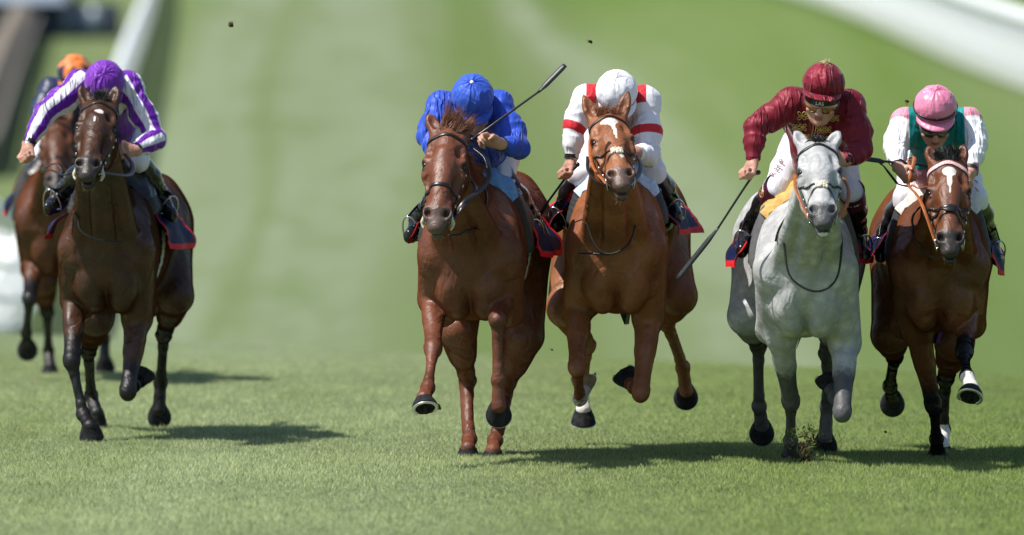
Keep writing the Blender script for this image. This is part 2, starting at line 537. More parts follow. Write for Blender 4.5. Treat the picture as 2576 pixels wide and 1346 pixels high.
def turf_bands(nt):
    """Mown and watered bands of paler and deeper grass running along the course, which widens up the hill."""
    t = nd(nt, 'ShaderNodeTexCoord'); sp = nd(nt, 'ShaderNodeSeparateXYZ')
    nt.links.new(t.outputs['Object'], sp.inputs[0])
    X, Y = sp.outputs[0], sp.outputs[1]
    far = math_n(nt, 'MAXIMUM', math_n(nt, 'SUBTRACT', Y, 80.0), 0.0)
    x = math_n(nt, 'DIVIDE', X, math_n(nt, 'ADD', 1.0, math_n(nt, 'DIVIDE', far, 160.0)))
    right = nd(nt, 'ShaderNodeMapRange', interpolation_type='SMOOTHSTEP'); nt.links.new(x, right.inputs[0])
    right.inputs[1].default_value = -1.2; right.inputs[2].default_value = .8
    x = math_n(nt, 'ADD', x, math_n(nt, 'MULTIPLY', right.outputs[0], math_n(nt, 'MULTIPLY', math_n(nt, 'MULTIPLY', far, far), .000037)))
    cb = nd(nt, 'ShaderNodeCombineXYZ'); nt.links.new(x, cb.inputs[0]); nt.links.new(math_n(nt, 'MULTIPLY', Y, .008), cb.inputs[1])
    streak = noise(nt, .8, 4, .6, vec=cb.outputs[0])
    u = math_n(nt, 'ADD', x, math_n(nt, 'MULTIPLY', math_n(nt, 'SUBTRACT', streak.outputs['Fac'], .5), 1.5))
    u = math_n(nt, 'DIVIDE', math_n(nt, 'ADD', u, 8.0), 16.0)
    light, mid, dark, deep = (.180, .218, .136), (.134, .172, .078), (.098, .142, .040), (.076, .126, .022)
    def s(xm): return (xm + 8) / 16
    band = ramp(nt, u, [(s(-7), dark), (s(-5.4), mid), (s(-4.7), dark), (s(-4.0), light), (s(-3.3), light), (s(-3.0), mid), (s(-2.6), light), (s(-1.6), light),
                        (s(-1.1), mid), (s(-.5), dark), (s(.5), dark), (s(1.5), mid), (s(2.1), light), (s(2.6), light), (s(3.3), dark), (s(5), deep), (s(7.5), mid)])
    near = ramp(nt, math_n(nt, 'DIVIDE', math_n(nt, 'ADD', x, 4.0), 8.0), [(0, mid), (.2, light), (.42, light), (.52, mid), (.66, dark), (.85, deep), (1, deep)])
    nf = nd(nt, 'ShaderNodeMapRange', interpolation_type='SMOOTHSTEP'); nt.links.new(Y, nf.inputs[0])
    nf.inputs[1].default_value = 56.0; nf.inputs[2].default_value = 92.0
    band = mixc(nt, nf.outputs[0], near, band)
    patch = noise(nt, .9, 5, .65, vec=cb.outputs[0])
    c = mixc(nt, ramp(nt, patch.outputs['Fac'], [(.4, 0.0), (.7, .5)]), band, mid)
    p2 = nd(nt, 'ShaderNodeMapping'); p2.inputs['Scale'].default_value = (1.0, .10, 1)
    nt.links.new(t.outputs['Object'], p2.inputs['Vector'])
    worn = noise(nt, .5, 5, .65, vec=p2.outputs[0])
    return mixc(nt, ramp(nt, worn.outputs['Fac'], [(.52, 0.0), (.72, .75)]), c, dark)

def turf_material():
    m, nt, b = new_mat('turf')
    t = nd(nt, 'ShaderNodeTexCoord')
    c = turf_bands(nt)
    fine = noise(nt, 22, 5, .7, vec=t.outputs['Object'])
    c = mixc(nt, ramp(nt, fine.outputs['Fac'], [(.4, 0.0), (.75, .3)]), c, (.10, .16, .03))
    nt.links.new(c, b.inputs['Base Color'])
    b.inputs['Roughness'].default_value = .9
    b.inputs['Specular IOR Level'].default_value = .1
    bump(nt, b, fine.outputs['Fac'], .4, .03)
    return m

def build_ground():
    ys = np.concatenate([np.arange(-40, 20, 10), np.arange(20, 130, 2.0), np.arange(130, 520, 8), np.linspace(530, 1500, 24)])
    xs = np.concatenate([np.linspace(-400, -40, 12), np.concatenate([np.arange(-36, -8, 2.0), np.arange(-8, 8, .8), np.arange(8, 40, 2.0)]), np.linspace(44, 400, 12)])
    Y, X = np.meshgrid(ys, xs, indexing='ij')
    G = np.stack([X, Y, ground_z(X, Y)], -1)
    s = Soup(); s.grid(G[:, ::-1])
    tag(s.build('ground', turf_material()), kind='structure')

def build_grass(n=1500000):
    rs = np.random.RandomState(7)
    y = 38.8 + 29 * rs.rand(int(n * 1.6)) ** 1.12
    x = (rs.rand(len(y)) - .5) * 11.2
    keep = np.abs(x) < (.0536 * y + 1.1)
    x, y = x[keep][:n], y[keep][:n]
    n = len(x)
    z = ground_z(x, y)
    P = np.stack([x, y, 0 * x], 1)
    clump = wob(P * [1, .6, 1], .16, 3, 9) * .4 + wob(P * [1, .5, 1], .5, 8, 8) * .35 + wob(P * [1, .3, 1], 1.6, 4, 6) * .35
    hgt = .011 + .013 * rs.rand(n) + .009 * np.clip(clump, -.8, 1.6)
    tall = rs.rand(n) < .045
    hgt[tall] *= 1.4
    tuft = np.clip(wob(P * [1, .8, 1], .55, 21, 8) - .75, 0, 1)          # a few longer tufts left by the mower
    hgt += .05 * tuft
    hgt *= .25 + .75 * sstep(67, 56, y)
    w = .0012 + .0013 * rs.rand(n)
    w[tall] *= 1.4
    a = rs.rand(n) * math.tau
    lean = hgt * rs.uniform(.1, 1.0, n); la = rs.rand(n) * math.tau
    base = np.stack([x, y, z - .003], 1)
    d = np.stack([np.cos(a), np.sin(a), 0 * a], 1) * w[:, None]
    tip = base + np.stack([np.cos(la) * lean, np.sin(la) * lean, hgt], 1)
    v = np.stack([base - d, base + d, tip], 1).reshape(-1, 3)
    tris = np.arange(n)[:, None] * 3 + np.array([[0, 1, 2]])
    val = np.clip(.5 + .40 * clump - .25 * tuft + rs.normal(0, .30, n) + .35 * tall, 0, 1)
    dry = np.clip(rs.rand(n) ** 3 + .2 * np.clip(-clump, 0, 1) - tuft, 0, 1)
    att = np.repeat(np.stack([val, dry, np.zeros(n), np.ones(n)], 1), 3, 0)
    m, nt, b = new_mat('grass_blade')
    r, g, t, _ = attr_rgb(nt)
    base_c = turf_bands(nt)
    c = mixc(nt, r, mixc(nt, 1.0, base_c, (.66, .88, .36), 'MULTIPLY'), mixc(nt, 1.0, base_c, (3.5, 3.45, 2.9), 'MULTIPLY'))
    c = mixc(nt, math_n(nt, 'MULTIPLY', g, .65), c, (.55, .52, .32))
    nt.links.new(c, b.inputs['Base Color'])
    # blades lie every way: the sward as a whole is lit as the turf is
    ge = nd(nt, 'ShaderNodeNewGeometry'); vm = nd(nt, 'ShaderNodeVectorMath', operation='MULTIPLY_ADD')
    vm.inputs[1].default_value = (.45, .45, .45); vm.inputs[2].default_value = (0, 0, 1)
    nt.links.new(ge.outputs['Normal'], vm.inputs[0])
    vn = nd(nt, 'ShaderNodeVectorMath', operation='NORMALIZE'); nt.links.new(vm.outputs[0], vn.inputs[0])
    nt.links.new(vn.outputs[0], b.inputs['Normal'])
    tr = nd(nt, 'ShaderNodeBsdfTranslucent'); mx = nd(nt, 'ShaderNodeMixShader'); mx.inputs[0].default_value = .5
    nt.links.new(c, tr.inputs['Color']); pass
    nt.links.new(b.outputs[0], mx.inputs[1]); nt.links.new(tr.outputs[0], mx.inputs[2])
    nt.links.new(mx.outputs[0], nt.nodes['Material Output'].inputs['Surface'])
    b.inputs['Roughness'].default_value = .6
    b.inputs['Specular IOR Level'].default_value = .25
    o = mesh_np('grass', v, tris, m, None, False, {'mk': att})
    tag(o, 'short mown turf grass under the galloping horses', 'grass', kind='stuff')

# ------------------------------------------------------------------ rails and far things
M_rail = plain('white_rail', (.84, .86, .88), .4, .4, 0, .04, 3)
def _translucent_plastic(m, fac):
    nt = m.node_tree; tr = nd(nt, 'ShaderNodeBsdfTranslucent'); mx = nd(nt, 'ShaderNodeMixShader'); mx.inputs[0].default_value = fac
    tr.inputs['Color'].default_value = (.95, .96, .97, 1)
    nt.links.new(nt.nodes['Principled BSDF'].outputs[0], mx.inputs[1]); nt.links.new(tr.outputs[0], mx.inputs[2])
    nt.links.new(mx.outputs[0], nt.nodes['Material Output'].inputs['Surface'])
M_sheet = plain('white_sheet', (.9, .91, .93), .5, .3, 0, .03, 3)
_translucent_plastic(M_sheet, .8)
_n = M_sheet.node_tree; _t = nd(_n, 'ShaderNodeBsdfTransparent'); _m = nd(_n, 'ShaderNodeMixShader'); _m.inputs[0].default_value = .05
_n.links.new(_n.nodes['Material Output'].inputs['Surface'].links[0].from_socket, _m.inputs[1]); _n.links.new(_t.outputs[0], _m.inputs[2]); _n.links.new(_m.outputs[0], _n.nodes['Material Output'].inputs['Surface'])

M_panel = plain('white_panel', (.86, .87, .88), .5, .3, 0, .04, 3)
_n = M_panel.node_tree; _t = nd(_n, 'ShaderNodeBsdfTransparent'); _m = nd(_n, 'ShaderNodeMixShader'); _m.inputs[0].default_value = .72
_n.links.new(_n.nodes['Material Output'].inputs['Surface'].links[0].from_socket, _m.inputs[1]); _n.links.new(_t.outputs[0], _m.inputs[2]); _n.links.new(_m.outputs[0], _n.nodes['Material Output'].inputs['Surface'])

def running_rail(path, height, label, spacing, top_r=.07, panel=None, board=False):
    """White plastic running rail: a thick top tube on leaning posts; path = (x, y) points."""
    pts = spline([V(a, b, 0) for a, b in path], 400)
    pts[:, 2] = ground_z(pts[:, 0], pts[:, 1])
    root = empty('running_rail', pts[0])
    tag(root, label, 'rail', 'white running rails')
    s = Soup(); top = pts + V(0, 0, height)
    s.tube(top, top_r, 10); s.build('top_rail', M_rail, root)
    L = np.concatenate([[0], np.cumsum(np.linalg.norm(np.diff(pts, axis=0), axis=1))])
    n = min(98, int(L[-1] / spacing))
    for q in np.linspace(.2, L[-1] - .2, n):
        p = np.array([np.interp(q, L, pts[:, j]) for j in range(3)])
        i = min(len(pts) - 2, int(np.searchsorted(L, q)))
        t = unit(pts[min(i + 1, len(pts) - 1)] - pts[max(i - 1, 0)])
        out = np.cross(t, V(0, 0, 1)) * (1 if path[0][0] > 0 else -1)
        s = Soup()
        s.tube(spline([p + out * .28 - V(0, 0, .1), p + out * .25 + V(0, 0, height * .55), p + out * .1 + V(0, 0, height * .92), p + V(0, 0, height)], 10), .055, 8)
        s.build('post', M_sheet if path[0][0] < 0 else M_rail, root)
    if panel:
        s = Soup()
        for hh in panel:
            s.tube(pts + V(0, 0, hh), .03, 8)
        s.build('lower_rail', M_rail, root)
    if board:
        side = np.cross(np.gradient(pts, axis=0), V(0, 0, 1)); side /= np.linalg.norm(side, axis=1, keepdims=True)
        s = Soup()
        G = np.stack([pts + side * o + V(0, 0, hh) for o, hh in ((-.55, .08), (-.50, .10), (-.08, height - .2), (-.13, height - .18), (-.55, .08))], 1)
        s.grid(G[:, :1] * 0 + np.stack([G[:, 0], G[:, 2]], 1)); s.build('skirt_panel', M_sheet if path[0][0] < 0 else M_panel, root)
    return root

def build_far():
    running_rail([(-5.0, 88), (-5.55, 108), (-6.9, 150), (-10.6, 268), (-14.4, 385), (-17.5, 470)], 1.45, 'white running rail along the left edge of the course behind the horses', 3.9, .13, (.3, .6, .95), True)
    running_rail([(12.6, 166), (10.35, 192), (8.9, 225), (7.7, 258), (7.2, 275)], 1.35, 'curving white running rail on the hillside at the top right', 1.12, .13, None, True)
    # far stand with pale roof, top left
    y0 = 322.0
    a, b2 = W(-260, 118, y0), W(278, 62, y0)
    zb = float(ground_z(-15, y0)) - .5
    root = empty('building', (float((a[0] + b2[0]) / 2), y0, zb)); tag(root, 'long low dark building with a pale roof beyond the left rail', 'building')
    M_wall = plain('dark_cladding', (.022, .036, .06), .6, .4, 0, .6, 1.1)
    M_roof = plain('pale_roof', (.22, .26, .31), .5, .4, 0, .25, .6)
    M_glass = plain('window_glass', (.13, .17, .22), .3, .6, 0, .4, .5)
    x0, x1, zt = a[0], b2[0], W(0, 8, y0)[2]
    zb = W(0, 90, y0)[2]
    def box(s, lo, hi):
        lo, hi = np.asarray(lo, float), np.asarray(hi, float)
        c = np.array([[x, y, z] for x in (0, 1) for y in (0, 1) for z in (0, 1)]) * (hi - lo) + lo
        s.add(c, [[0, 1, 3, 2], [4, 6, 7, 5], [0, 4, 5, 1], [2, 3, 7, 6], [0, 2, 6, 4], [1, 5, 7, 3]])
    s = Soup(); box(s, (x0, y0, zb - 2.0), (x1, y0 + 9, zt)); s.build('wall', M_wall, root, False)
    s = Soup(); rz = zt + .9
    G = np.array([[[x0 - .4, y0 - .7, zt + .003], [x1 - 1.5, y0 - .7, zt + .003]], [[x0 - .4, y0 + 4.5, rz], [x1 - 1.5, y0 + 4.5, rz]], [[x0 - .4, y0 + 9.7, zt + .003], [x1 - 1.5, y0 + 9.7, zt + .003]]])
    s.grid(G[:, ::-1]); s.build('roof', M_roof, root, False)
    nwin = 7
    for i in range(nwin):
        xa = x0 + (i + .25) * (x1 - x0) / nwin; xb = xa + .5 * (x1 - x0) / nwin
        s = Soup(); box(s, (xa, y0 - .05, zb + .15), (xb, y0 - .003, zt - .15)); s.build('window', M_glass, root, False)
    # brown brush fence running away on the far left
    p = [W(-90, 470, 190), W(-20, 330, 240), W(38, 190, 300), W(82, 92, 370)]
    M_brush = plain('brush_twigs', (.17, .145, .115), .9, .2, 0, .5, 6, .6)
    M_brush2 = plain('weathered_rail', (.2, .18, .16), .8, .2, 0, .4, 3, .3)
    root = empty('brush_fence', p[0]); tag(root, 'grey brown brush fence receding outside the left rail', 'fence')
    pts = spline(p, 60); pts[:, 2] = np.minimum(pts[:, 2], ground_z(pts[:, 0], pts[:, 1]) + .6)
    gz = ground_z(pts[:, 0], pts[:, 1])
    rs = np.random.RandomState(3)
    hh = 1.15 + .12 * rs.rand(60)
    wd = .5
    prof = [(-wd, 0), (-wd * .8, .8), (-.2, 1.0), (.2, 1.0), (wd * .8, .8), (wd, 0)]
    G = np.stack([np.stack([pts[:, 0] + o, pts[:, 1], gz - .05 + hh * q], -1) for o, q in prof], 1)
    s = Soup(); s.grid(G); s.build('brush', M_brush, root)
    s = Soup(); s.tube(np.stack([pts[:, 0] + .62, pts[:, 1], gz + .75], -1), .06, 8); s.build('guard_rail', M_brush2, root)

def build_clods():
    M_soil = plain('soil', (.06, .038, .022), .95, .1, 0, .4, 90, .6)
    M_blade = plain('torn_grass', (.14, .19, .05), .7, .2, 0, .4, 60)
    rs = np.random.RandomState(12)
    def lump(s, c, r):
        u = np.linspace(0, math.pi, 7); v = np.linspace(0, math.tau, 9, endpoint=False)
        D = np.stack([np.sin(u)[:, None] * np.cos(v), np.sin(u)[:, None] * np.sin(v), np.cos(u)[:, None] + 0 * v], -1)
        k = 1 + .45 * wob(D.reshape(-1, 3), 1.1, rs.randint(9999), 5).reshape(7, 9)
        s.grid(c + D * (r * k * rs.uniform(.6, 1.3, 3) if False else r * k[..., None]) * rs.uniform(.6, 1.2, 3), wrap=True)
    spec = [(580, 62, 46.5, .013, 'dark turf clod flying highest, above the empty stretch of track'), (1483, 104, 47.0, .010, 'small turf clod flying above the white capped rider'),
            (1103, 1024, 47.0, .011, 'turf clod beside the raised hoof of the red chestnut'), (1496, 940, 47.6, .006, 'small turf clod between the knees of the light chestnut'),
            (2226, 1086, 48.2, .006, 'turf clod low between the grey and the bay with the pink browband'), (2280, 254, 47.4, .009, 'turf speck flying left of the pink cap'),
            (1388, 880, 48.5, .005, 'tiny turf clod left of the light chestnut knee')]
    for px, py, y, r, lab in spec:
        c = W(px, py, y)
        root = empty('turf_clod', c); tag(root, lab, 'turf clod', 'turf clods thrown up by the hooves')
        s = Soup(); lump(s, c, r); lump(s, c + V(r * .7, 0, -r * .5), r * .6); s.build('soil', M_soil, root)
        strands('blades', [c] * 3, [unit(rs.normal(size=3)) for _ in range(3)], r * 2.6, 3, M_blade, root, r * .12, rs.randint(999))
    s = Soup()
    c0 = W(2022, 1146, 47.55)
    g0 = np.array([c0[0], c0[1], 0.0])
    for i in range(120):
        h = rs.rand() ** 1.1
        p = g0 + V((-.015 + .05 * h) + rs.normal(0, .018 + .012 * h), rs.normal(0, .04), .004 + .17 * h + rs.normal(0, .012))
        lump(s, p, rs.uniform(.003, .009) * (1.3 - .6 * h))
    o = s.build('soil_spray', M_soil); tag(o, 'brown earth thrown up beside the planted forehoof of the grey horse', 'earth', kind='stuff')
    roots = [g0 + V(rs.normal(.01, .05), rs.normal(0, .06), .03 + .14 * rs.rand()) for _ in range(60)]
    o = strands('grass_spray', roots, [unit(V(rs.normal(.2, .6), rs.normal(0, .5), .8)) for _ in roots], .05, 3, M_blade, None, .0016, 4)
    tag(o, 'torn grass blades flying beside the forehoof of the grey horse', 'grass', kind='stuff')
# ------------------------------------------------------------------ horses
HGRID = .0085

class Frame3:
    pass

def depth_step(a, px, py, y0, L, sgn):
    """World point seen at (px,py), L metres from a, towards (-1) or away from (+1) the camera."""
    p = W(px, py, y0)
    d2 = (p[0] - a[0]) ** 2 + (p[2] - a[2]) ** 2
    dy = math.sqrt(max(0.0, L * L - d2)) * sgn
    return W(px, py, a[1] + dy)

def head_frame(h, yeye):
    th = R(h['theta'])
    (x0, y0), (x1, y1) = h['eyes']
    ex, ey = (x0 + x1) / 2, (y0 + y1) / 2
    nx, ny = h['nose']
    c = math.cos(th)
    A = unit(V((nx - ex) / max(1, (ny - ey)) * c * .9, -math.sin(th), -c))
    rho = math.atan2(y1 - y0, x1 - x0)
    Sx, Sz = math.cos(rho), -math.sin(rho)
    S = unit(V(Sx, -(Sx * A[0] + Sz * A[2]) / A[1], Sz))
    N = np.cross(A, S)
    f = Frame3(); f.A, f.N, f.S = A, N, S
    f.k = h.get('scale', 1.0)
    E = W(ex, ey, yeye)
    f.O = E - f.k * (.21 * A - .035 * N)
    f.M = np.array([A, N, S])
    f.p = lambda a, n, s: f.O + f.k * (a * A + n * N + s * S)
    return f

def sculpt_head(F, f, ears, dh):
    p, M, k = f.p, f.M, f.k
    def ell(a, n, s, ra, rn, rs_, kk=.02, cut=False, MM=None):
        F.ell(p(a, n, s), np.array((ra, rn, rs_)) * k, M if MM is None else MM, kk, cut)
    ell(.09, -.085, 0, .13, .085, .078, .03)                       # cranium
    ell(.20, -.06, 0, .12, .058, .092, .03)                        # forehead plate
    F.cap(p(.22, -.055, 0), p(.47, -.052, 0), .066 * k, .044 * k, .03)   # nasal bone
    F.cap(p(.16, -.012, 0), p(.50, -.02, 0), .030 * k, .022 * k, .025, f.S, 1.5)
    F.cap(p(.22, -.115, 0), p(.50, -.09, 0), .088 * k, .052 * k, .03)     # upper jaw body
    for s in (-1, 1):
        ell(.200, -.052, s * .082, .042, .036, .030, .018)          # brow ridge
        ell(.262, -.075, s * .088, .034, .030, .022, .018)
        ell(.215, -.175, s * .058, .125, .105, .034, .03)          # jowl
        F.cap(p(.26, -.085, s * .089), p(.40, -.085, s * .064), .014 * k, .008 * k, .02)    # facial crest
        F.cap(p(.13, -.06, s * .07), p(.03, -.08, s * .05), .032 * k, .03 * k, .03)        # temple
        ell(.145, -.028, s * .074, .034, .018, .014, .03, True)      # hollow above the eye
        ell(.36, -.045, s * .072, .08, .03, .014, .02, True)       # hollow beside the nasal bone
        ell(.32, -.125, s * .1, .10, .026, .016, .02, True)
        F.cap(p(.24, -.235, s * .052), p(.52, -.125, s * .022), .034 * k, .022 * k, .03)   # lower jaw bar
    ell(.525, -.062, 0, .072, .050, .056, .025)                    # muzzle
    for s in (-1, 1):
        ell(.515, -.035, s * .045, .044, .029, .027, .014)         # nostril wing
        F.cap(p(.43, -.05, s * .05), p(.50, -.035, s * .05), .014 * k, .02 * k, .02)
    ell(.583, -.060, 0, .030, .036, .044, .018)                    # upper lip
    ell(.594, -.052, 0, .016, .022, .03, .01)
    ell(.560, -.122, 0, .040, .028, .035, .015)                    # chin
    ell(.592, -.108, 0, .02, .02, .032, .01)                       # lower lip
    ell(.600, -.091, 0, .06, .0055, .050, .006, True)              # mouth slit
    for s in (-1, 1):
        c, t = math.cos(.5), math.sin(.5)
        Mr = np.array([f.A * c + s * f.S * -t, f.N, f.S * c * 1.0 + s * f.A * t])
        ell(.522, -.004, s * .047, .031, .034, .0175, .008, True, Mr)   # nostril opening
        ell(.516, -.03, s * .05, .016, .022, .009, .006, True, Mr)
        ell(.224, -.036, s * .108, .024, .016, .017, .010, True)   # eye socket
        F.cap(p(.200, -.034, s * .098), p(.216, -.024, s * .084), .0105 * k, .008 * k, .006)    # upper lid
        F.cap(p(.200, -.034, s * .098), p(.208, -.054, s * .107), .0105 * k, .008 * k, .006)
        F.cap(p(.246, -.034, s * .094), p(.240, -.054, s * .106), .006 * k, .006 * k, .006)     # lower lid
    # ears: a flattened leaf, hollow on the front
    f.ear = []
    for s, (bx, by, tx, ty) in zip((-1, 1), ears):
        b = p(.005, -.075, s * .062)
        T = W(tx, ty, b[1] + .045)
        ax = unit(T - b)
        L = np.linalg.norm(T - b)
        lat = unit(f.S - ax * (f.S @ ax))
        fr = np.cross(lat, ax)
        if fr[1] > 0: fr = -fr
        lat = unit(lat + fr * .25 * s); fr = unit(np.cross(ax, lat)); fr = fr if fr[1] < 0 else -fr
        F.cap(p(.05, -.075, s * .055), b + ax * .02, .036, .03, .03)
        F.ell(b + ax * L * .40, (L * .52, .036, .022), np.array([ax, lat, fr]), .015)
        F.cap(b + ax * L * .45, T - ax * .006, .024, .005, .012, lat, 1.3)
        F.ell(b + ax * L * .50 + fr * .026, (L * .40, .019, .021), np.array([ax, lat, fr]), .006, True)
        f.ear.append((b, T, ax, lat, fr))

def front_leg(F, sp, root_t, side, fr):
    """sp: knee, fetlock, hoof pixels with depth signs. Returns joints."""
    E = fr.trunk(.34, side * .150, .16)
    E2 = W(*sp['elbow'], E[1])
    E = V(E2[0], E[1], E2[2])
    K = depth_step(E, *sp['knee'], E[1], sp.get('L1', .44), sp['s'][0])
    Ft = depth_step(K, *sp['fet'], K[1], sp.get('L2', .29), sp['s'][1])
    H = depth_step(Ft, *sp['hoof'], Ft[1], .125, sp['s'][2])
    return E, K, Ft, H

def sculpt_front_leg(F, J, side, fr):
    E, K, Ft, H = J
    sh = fr.trunk(.13, side * .165, .36)                # point of shoulder
    wt = fr.trunk(.52, side * .10, .66)
    F.cap(wt, sh, .085, .095, .06, fr.lat, .8)           # shoulder blade
    F.cap(sh, E, .090, .086, .028)                        # upper arm
    d = unit(K - E)
    fwd = unit(V(0, -1, 0) - d * d[1] * -1)
    lat = unit(np.cross(d, fwd)); lat = lat if lat[0] > 0 else -lat
    # forearm: extensor bulge in front, flexors behind, outer head
    F.chain([E, E + .45 * (K - E), E + .86 * (K - E), K], [.073, .051, .039, .040], .022)
    F.ell(E + .22 * (K - E) + fwd * .028 + lat * side * .018, (.15, .042, .041), np.array([d, fwd, lat]), .016)
    F.ell(E + .20 * (K - E) - fwd * .03 - lat * side * .012, (.16, .042, .039), np.array([d, fwd, lat]), .016)
    F.cap(E + .3 * (K - E) + lat * side * .034, E + .8 * (K - E) + lat * side * .022, .026, .016, .015)
    # knee
    F.ell(K, (.055, .042, .043), np.array([d, fwd, lat]), .02)
    F.ell(K + fwd * .02 - d * .012, (.034, .026, .032), np.array([d, fwd, lat]), .012)
    for s in (-1, 1): F.ell(K - d * .022 + lat * s * .026, (.022, .022, .02), None, .012)
    c = unit(Ft - K)
    cf = unit(fwd - c * (fwd @ c))
    F.chain([K, K + .25 * (Ft - K), K + .8 * (Ft - K), Ft], [.036, .0255, .0245, .031], .02)
    F.chain([K + .12 * (Ft - K) - cf * .024, K + .85 * (Ft - K) - cf * .024], [.017, .017], .012)   # tendons
    F.ell(Ft, (.036, .034, .036), None, .015)
    F.ell(Ft - cf * .018 + c * .004, (.027, .025, .027), None, .012)
    F.chain([Ft, Ft + .5 * (H - Ft), H], [.031, .029, .0405], .02)

def hind_leg(F, sp, side, fr):
    St = W(*sp['stifle'], fr.C[1] + sp.get('yst', 1.10))
    Hk = depth_step(St, *sp['hock'], St[1], sp.get('L1', .42), sp['s'][0])
    Ft = depth_step(Hk, *sp['fet'], Hk[1], sp.get('L2', .37), sp['s'][1])
    H = depth_step(Ft, *sp['hoof'], Ft[1], .13, sp['s'][2])
    return St, Hk, Ft, H

def sculpt_hind_leg(F, J, side, fr):
    St, Hk, Ft, H = J
    hip = fr.trunk(1.36, side * fr.hw * .50, .46)
    F.cap(hip, St, .165, .10, .08)
    F.cap(fr.trunk(1.52, side * fr.hw * .48, .34), St + .35 * (Hk - St), .11, .075, .08)
    d = unit(Hk - St)
    fwd = unit(V(0, -1, 0) - d * d[1] * -1)
    lat = unit(np.cross(d, fwd)); lat = lat if lat[0] > 0 else -lat
    F.chain([St, St + .5 * (Hk - St), St + .85 * (Hk - St), Hk], [.096, .066, .041, .038], .03)
    F.ell(St + .3 * (Hk - St) - fwd * .03, (.16, .06, .055), np.array([d, fwd, lat]), .03)
    F.cap(St + .55 * (Hk - St) - fwd * .055, Hk - fwd * .045, .02, .017, .02)        # Achilles cord
    F.ell(Hk, (.055, .045, .04), np.array([d, fwd, lat]), .02)
    F.ell(Hk - fwd * .048 - d * .02, (.036, .026, .026), np.array([d, fwd, lat]), .018)   # point of hock
    for s in (-1, 1): F.ell(Hk + lat * s * .025 + d * .01, (.024, .02, .018), None, .012)
    c = unit(Ft - Hk)
    cf = unit(fwd - c * (fwd @ c))
    F.chain([Hk, Hk + .25 * (Ft - Hk), Hk + .82 * (Ft - Hk), Ft], [.036, .027, .026, .033], .02)
    F.chain([Hk + .08 * (Ft - Hk) - cf * .03, Hk + .85 * (Ft - Hk) - cf * .025], [.019, .018], .012)
    F.ell(Ft, (.037, .036, .037), None, .015)
    F.ell(Ft - cf * .018, (.028, .026, .028), None, .012)
    F.chain([Ft, Ft + .5 * (H - Ft), H], [.032, .030, .0405], .02)

def make_hoof(H, Ft, phi, roll, parent, pale=False, sc_=1.0):
    sc_ = sc_ * 1.13
    """Hoof at the end of a pastern: phi tips the sole away from (positive) or towards the camera."""
    ph, rl = R(phi), R(roll)
    h = V(0, math.sin(ph), -math.cos(ph)); t = V(0, -math.cos(ph), -math.sin(ph))
    Mr = np.array(Matrix.Rotation(-rl, 3, 'Y'))
    h, t = Mr @ h, Mr @ t
    l = np.cross(h, t)
    s = Soup()
    ang = np.linspace(0, math.tau, 28, endpoint=False)
    # outline: round at the toe, open at the heels
    ct, st = np.cos(ang), np.sin(ang)
    rows = []
    levels = [(-.014, .024, -.010), (-.004, .036, -.006), (.002, .0405, -.004), (.005, .0405, -.003), (.03, .0510, .006), (.060, .0585, .014), (.066, .0590, .0155), (.069, .0580, .0155), (.0685, .050, .0155), (.058, .040, .013), (.054, .01, .01), (.054, .0004, .01)]
    for d, r, off in levels:
        rr = r * (1 - .10 * np.clip(-ct, 0, 1) ** 2)
        ripple = 1 + .006 * np.sin(d * 700)
        rows.append(H + (h * d * .84 + t * off)[None] * sc_ + sc_ * ripple * (rr * ct * 1.04)[:, None] * t + sc_ * (rr * st * .98)[:, None] * l)
    s.grid(np.array(rows)[:, ::-1], wrap=True)
    # frog
    s.tube([H + sc_ * (h * .049 - t * .03), H + sc_ * (h * .050 + t * .03)], [.016 * sc_, .005 * sc_], 8)
    hoof = s.build('hoof', M_hoof_pale if pale else M_hoof, parent)
    s = Soup()
    an = np.linspace(-2.35, 2.35, 36)
    pts = np.array([H + sc_ * (h * .0605 + t * (.0155 + .0525 * math.cos(q)) + l * (.051 * math.sin(q))) for q in an])
    s.tube(pts, .0085 * sc_, 6, flat=.45, up=h)
    shoe = s.build('horseshoe', M_shoe, hoof_parent(hoof))
    return hoof

def hoof_parent(o):
    return o

def link_child(o, parent):
    o.parent = parent
    return o

def strands(name, roots, dirs, length, n_each, mat, parent, width=.0022, seed=1, curl=.3, droop=.4, spread=.25):
    rs = np.random.RandomState(seed)
    s = Soup()
    for r0, d0 in zip(roots, dirs):
        d0 = unit(d0 + rs.normal(0, spread * .8, 3)); Lc = length * rs.uniform(.6, 1.0); cb = rs.normal(0, curl * .6, 3)
        for _ in range(n_each):
            L = Lc * rs.uniform(.6, 1.1)
            d = unit(d0 + rs.normal(0, spread * .4, 3))
            side = unit(np.cross(d, rs.normal(size=3)))
            bend = cb + side * rs.normal(0, curl * .3) + V(0, 0, -droop)
            t = np.linspace(0, 1, 7)
            p = r0 + rs.normal(0, .006, 3) + L * (t[:, None] * d + (t ** 2)[:, None] * bend * .5 * 1.0)
            wv = width * rs.uniform(.7, 1.4) * (1 - t * .85)
            w = unit(np.cross(d, V(0, -1, 0) + rs.normal(0, .4, 3)))
            G = np.stack([p - w * wv[:, None], p + V(0, -1, 0) * wv[:, None] * .6, p + w * wv[:, None]], 1)
            s.grid(G)
    return s.build(name, mat, parent)

def ribbon(S, F, pts, width, thick, off=.002, n=40, proj=True):
    """Strap lying on the surface of field F."""
    p = spline(pts, n)
    if proj: p = F.project(p, off + thick * .5, 10)
    for _ in range(2): p[1:-1] = .25 * p[:-2] + .5 * p[1:-1] + .25 * p[2:]
    N = F.grad(p)
    S.tube(p, width * .5, 10, flat=thick / width, up=N)
    return p

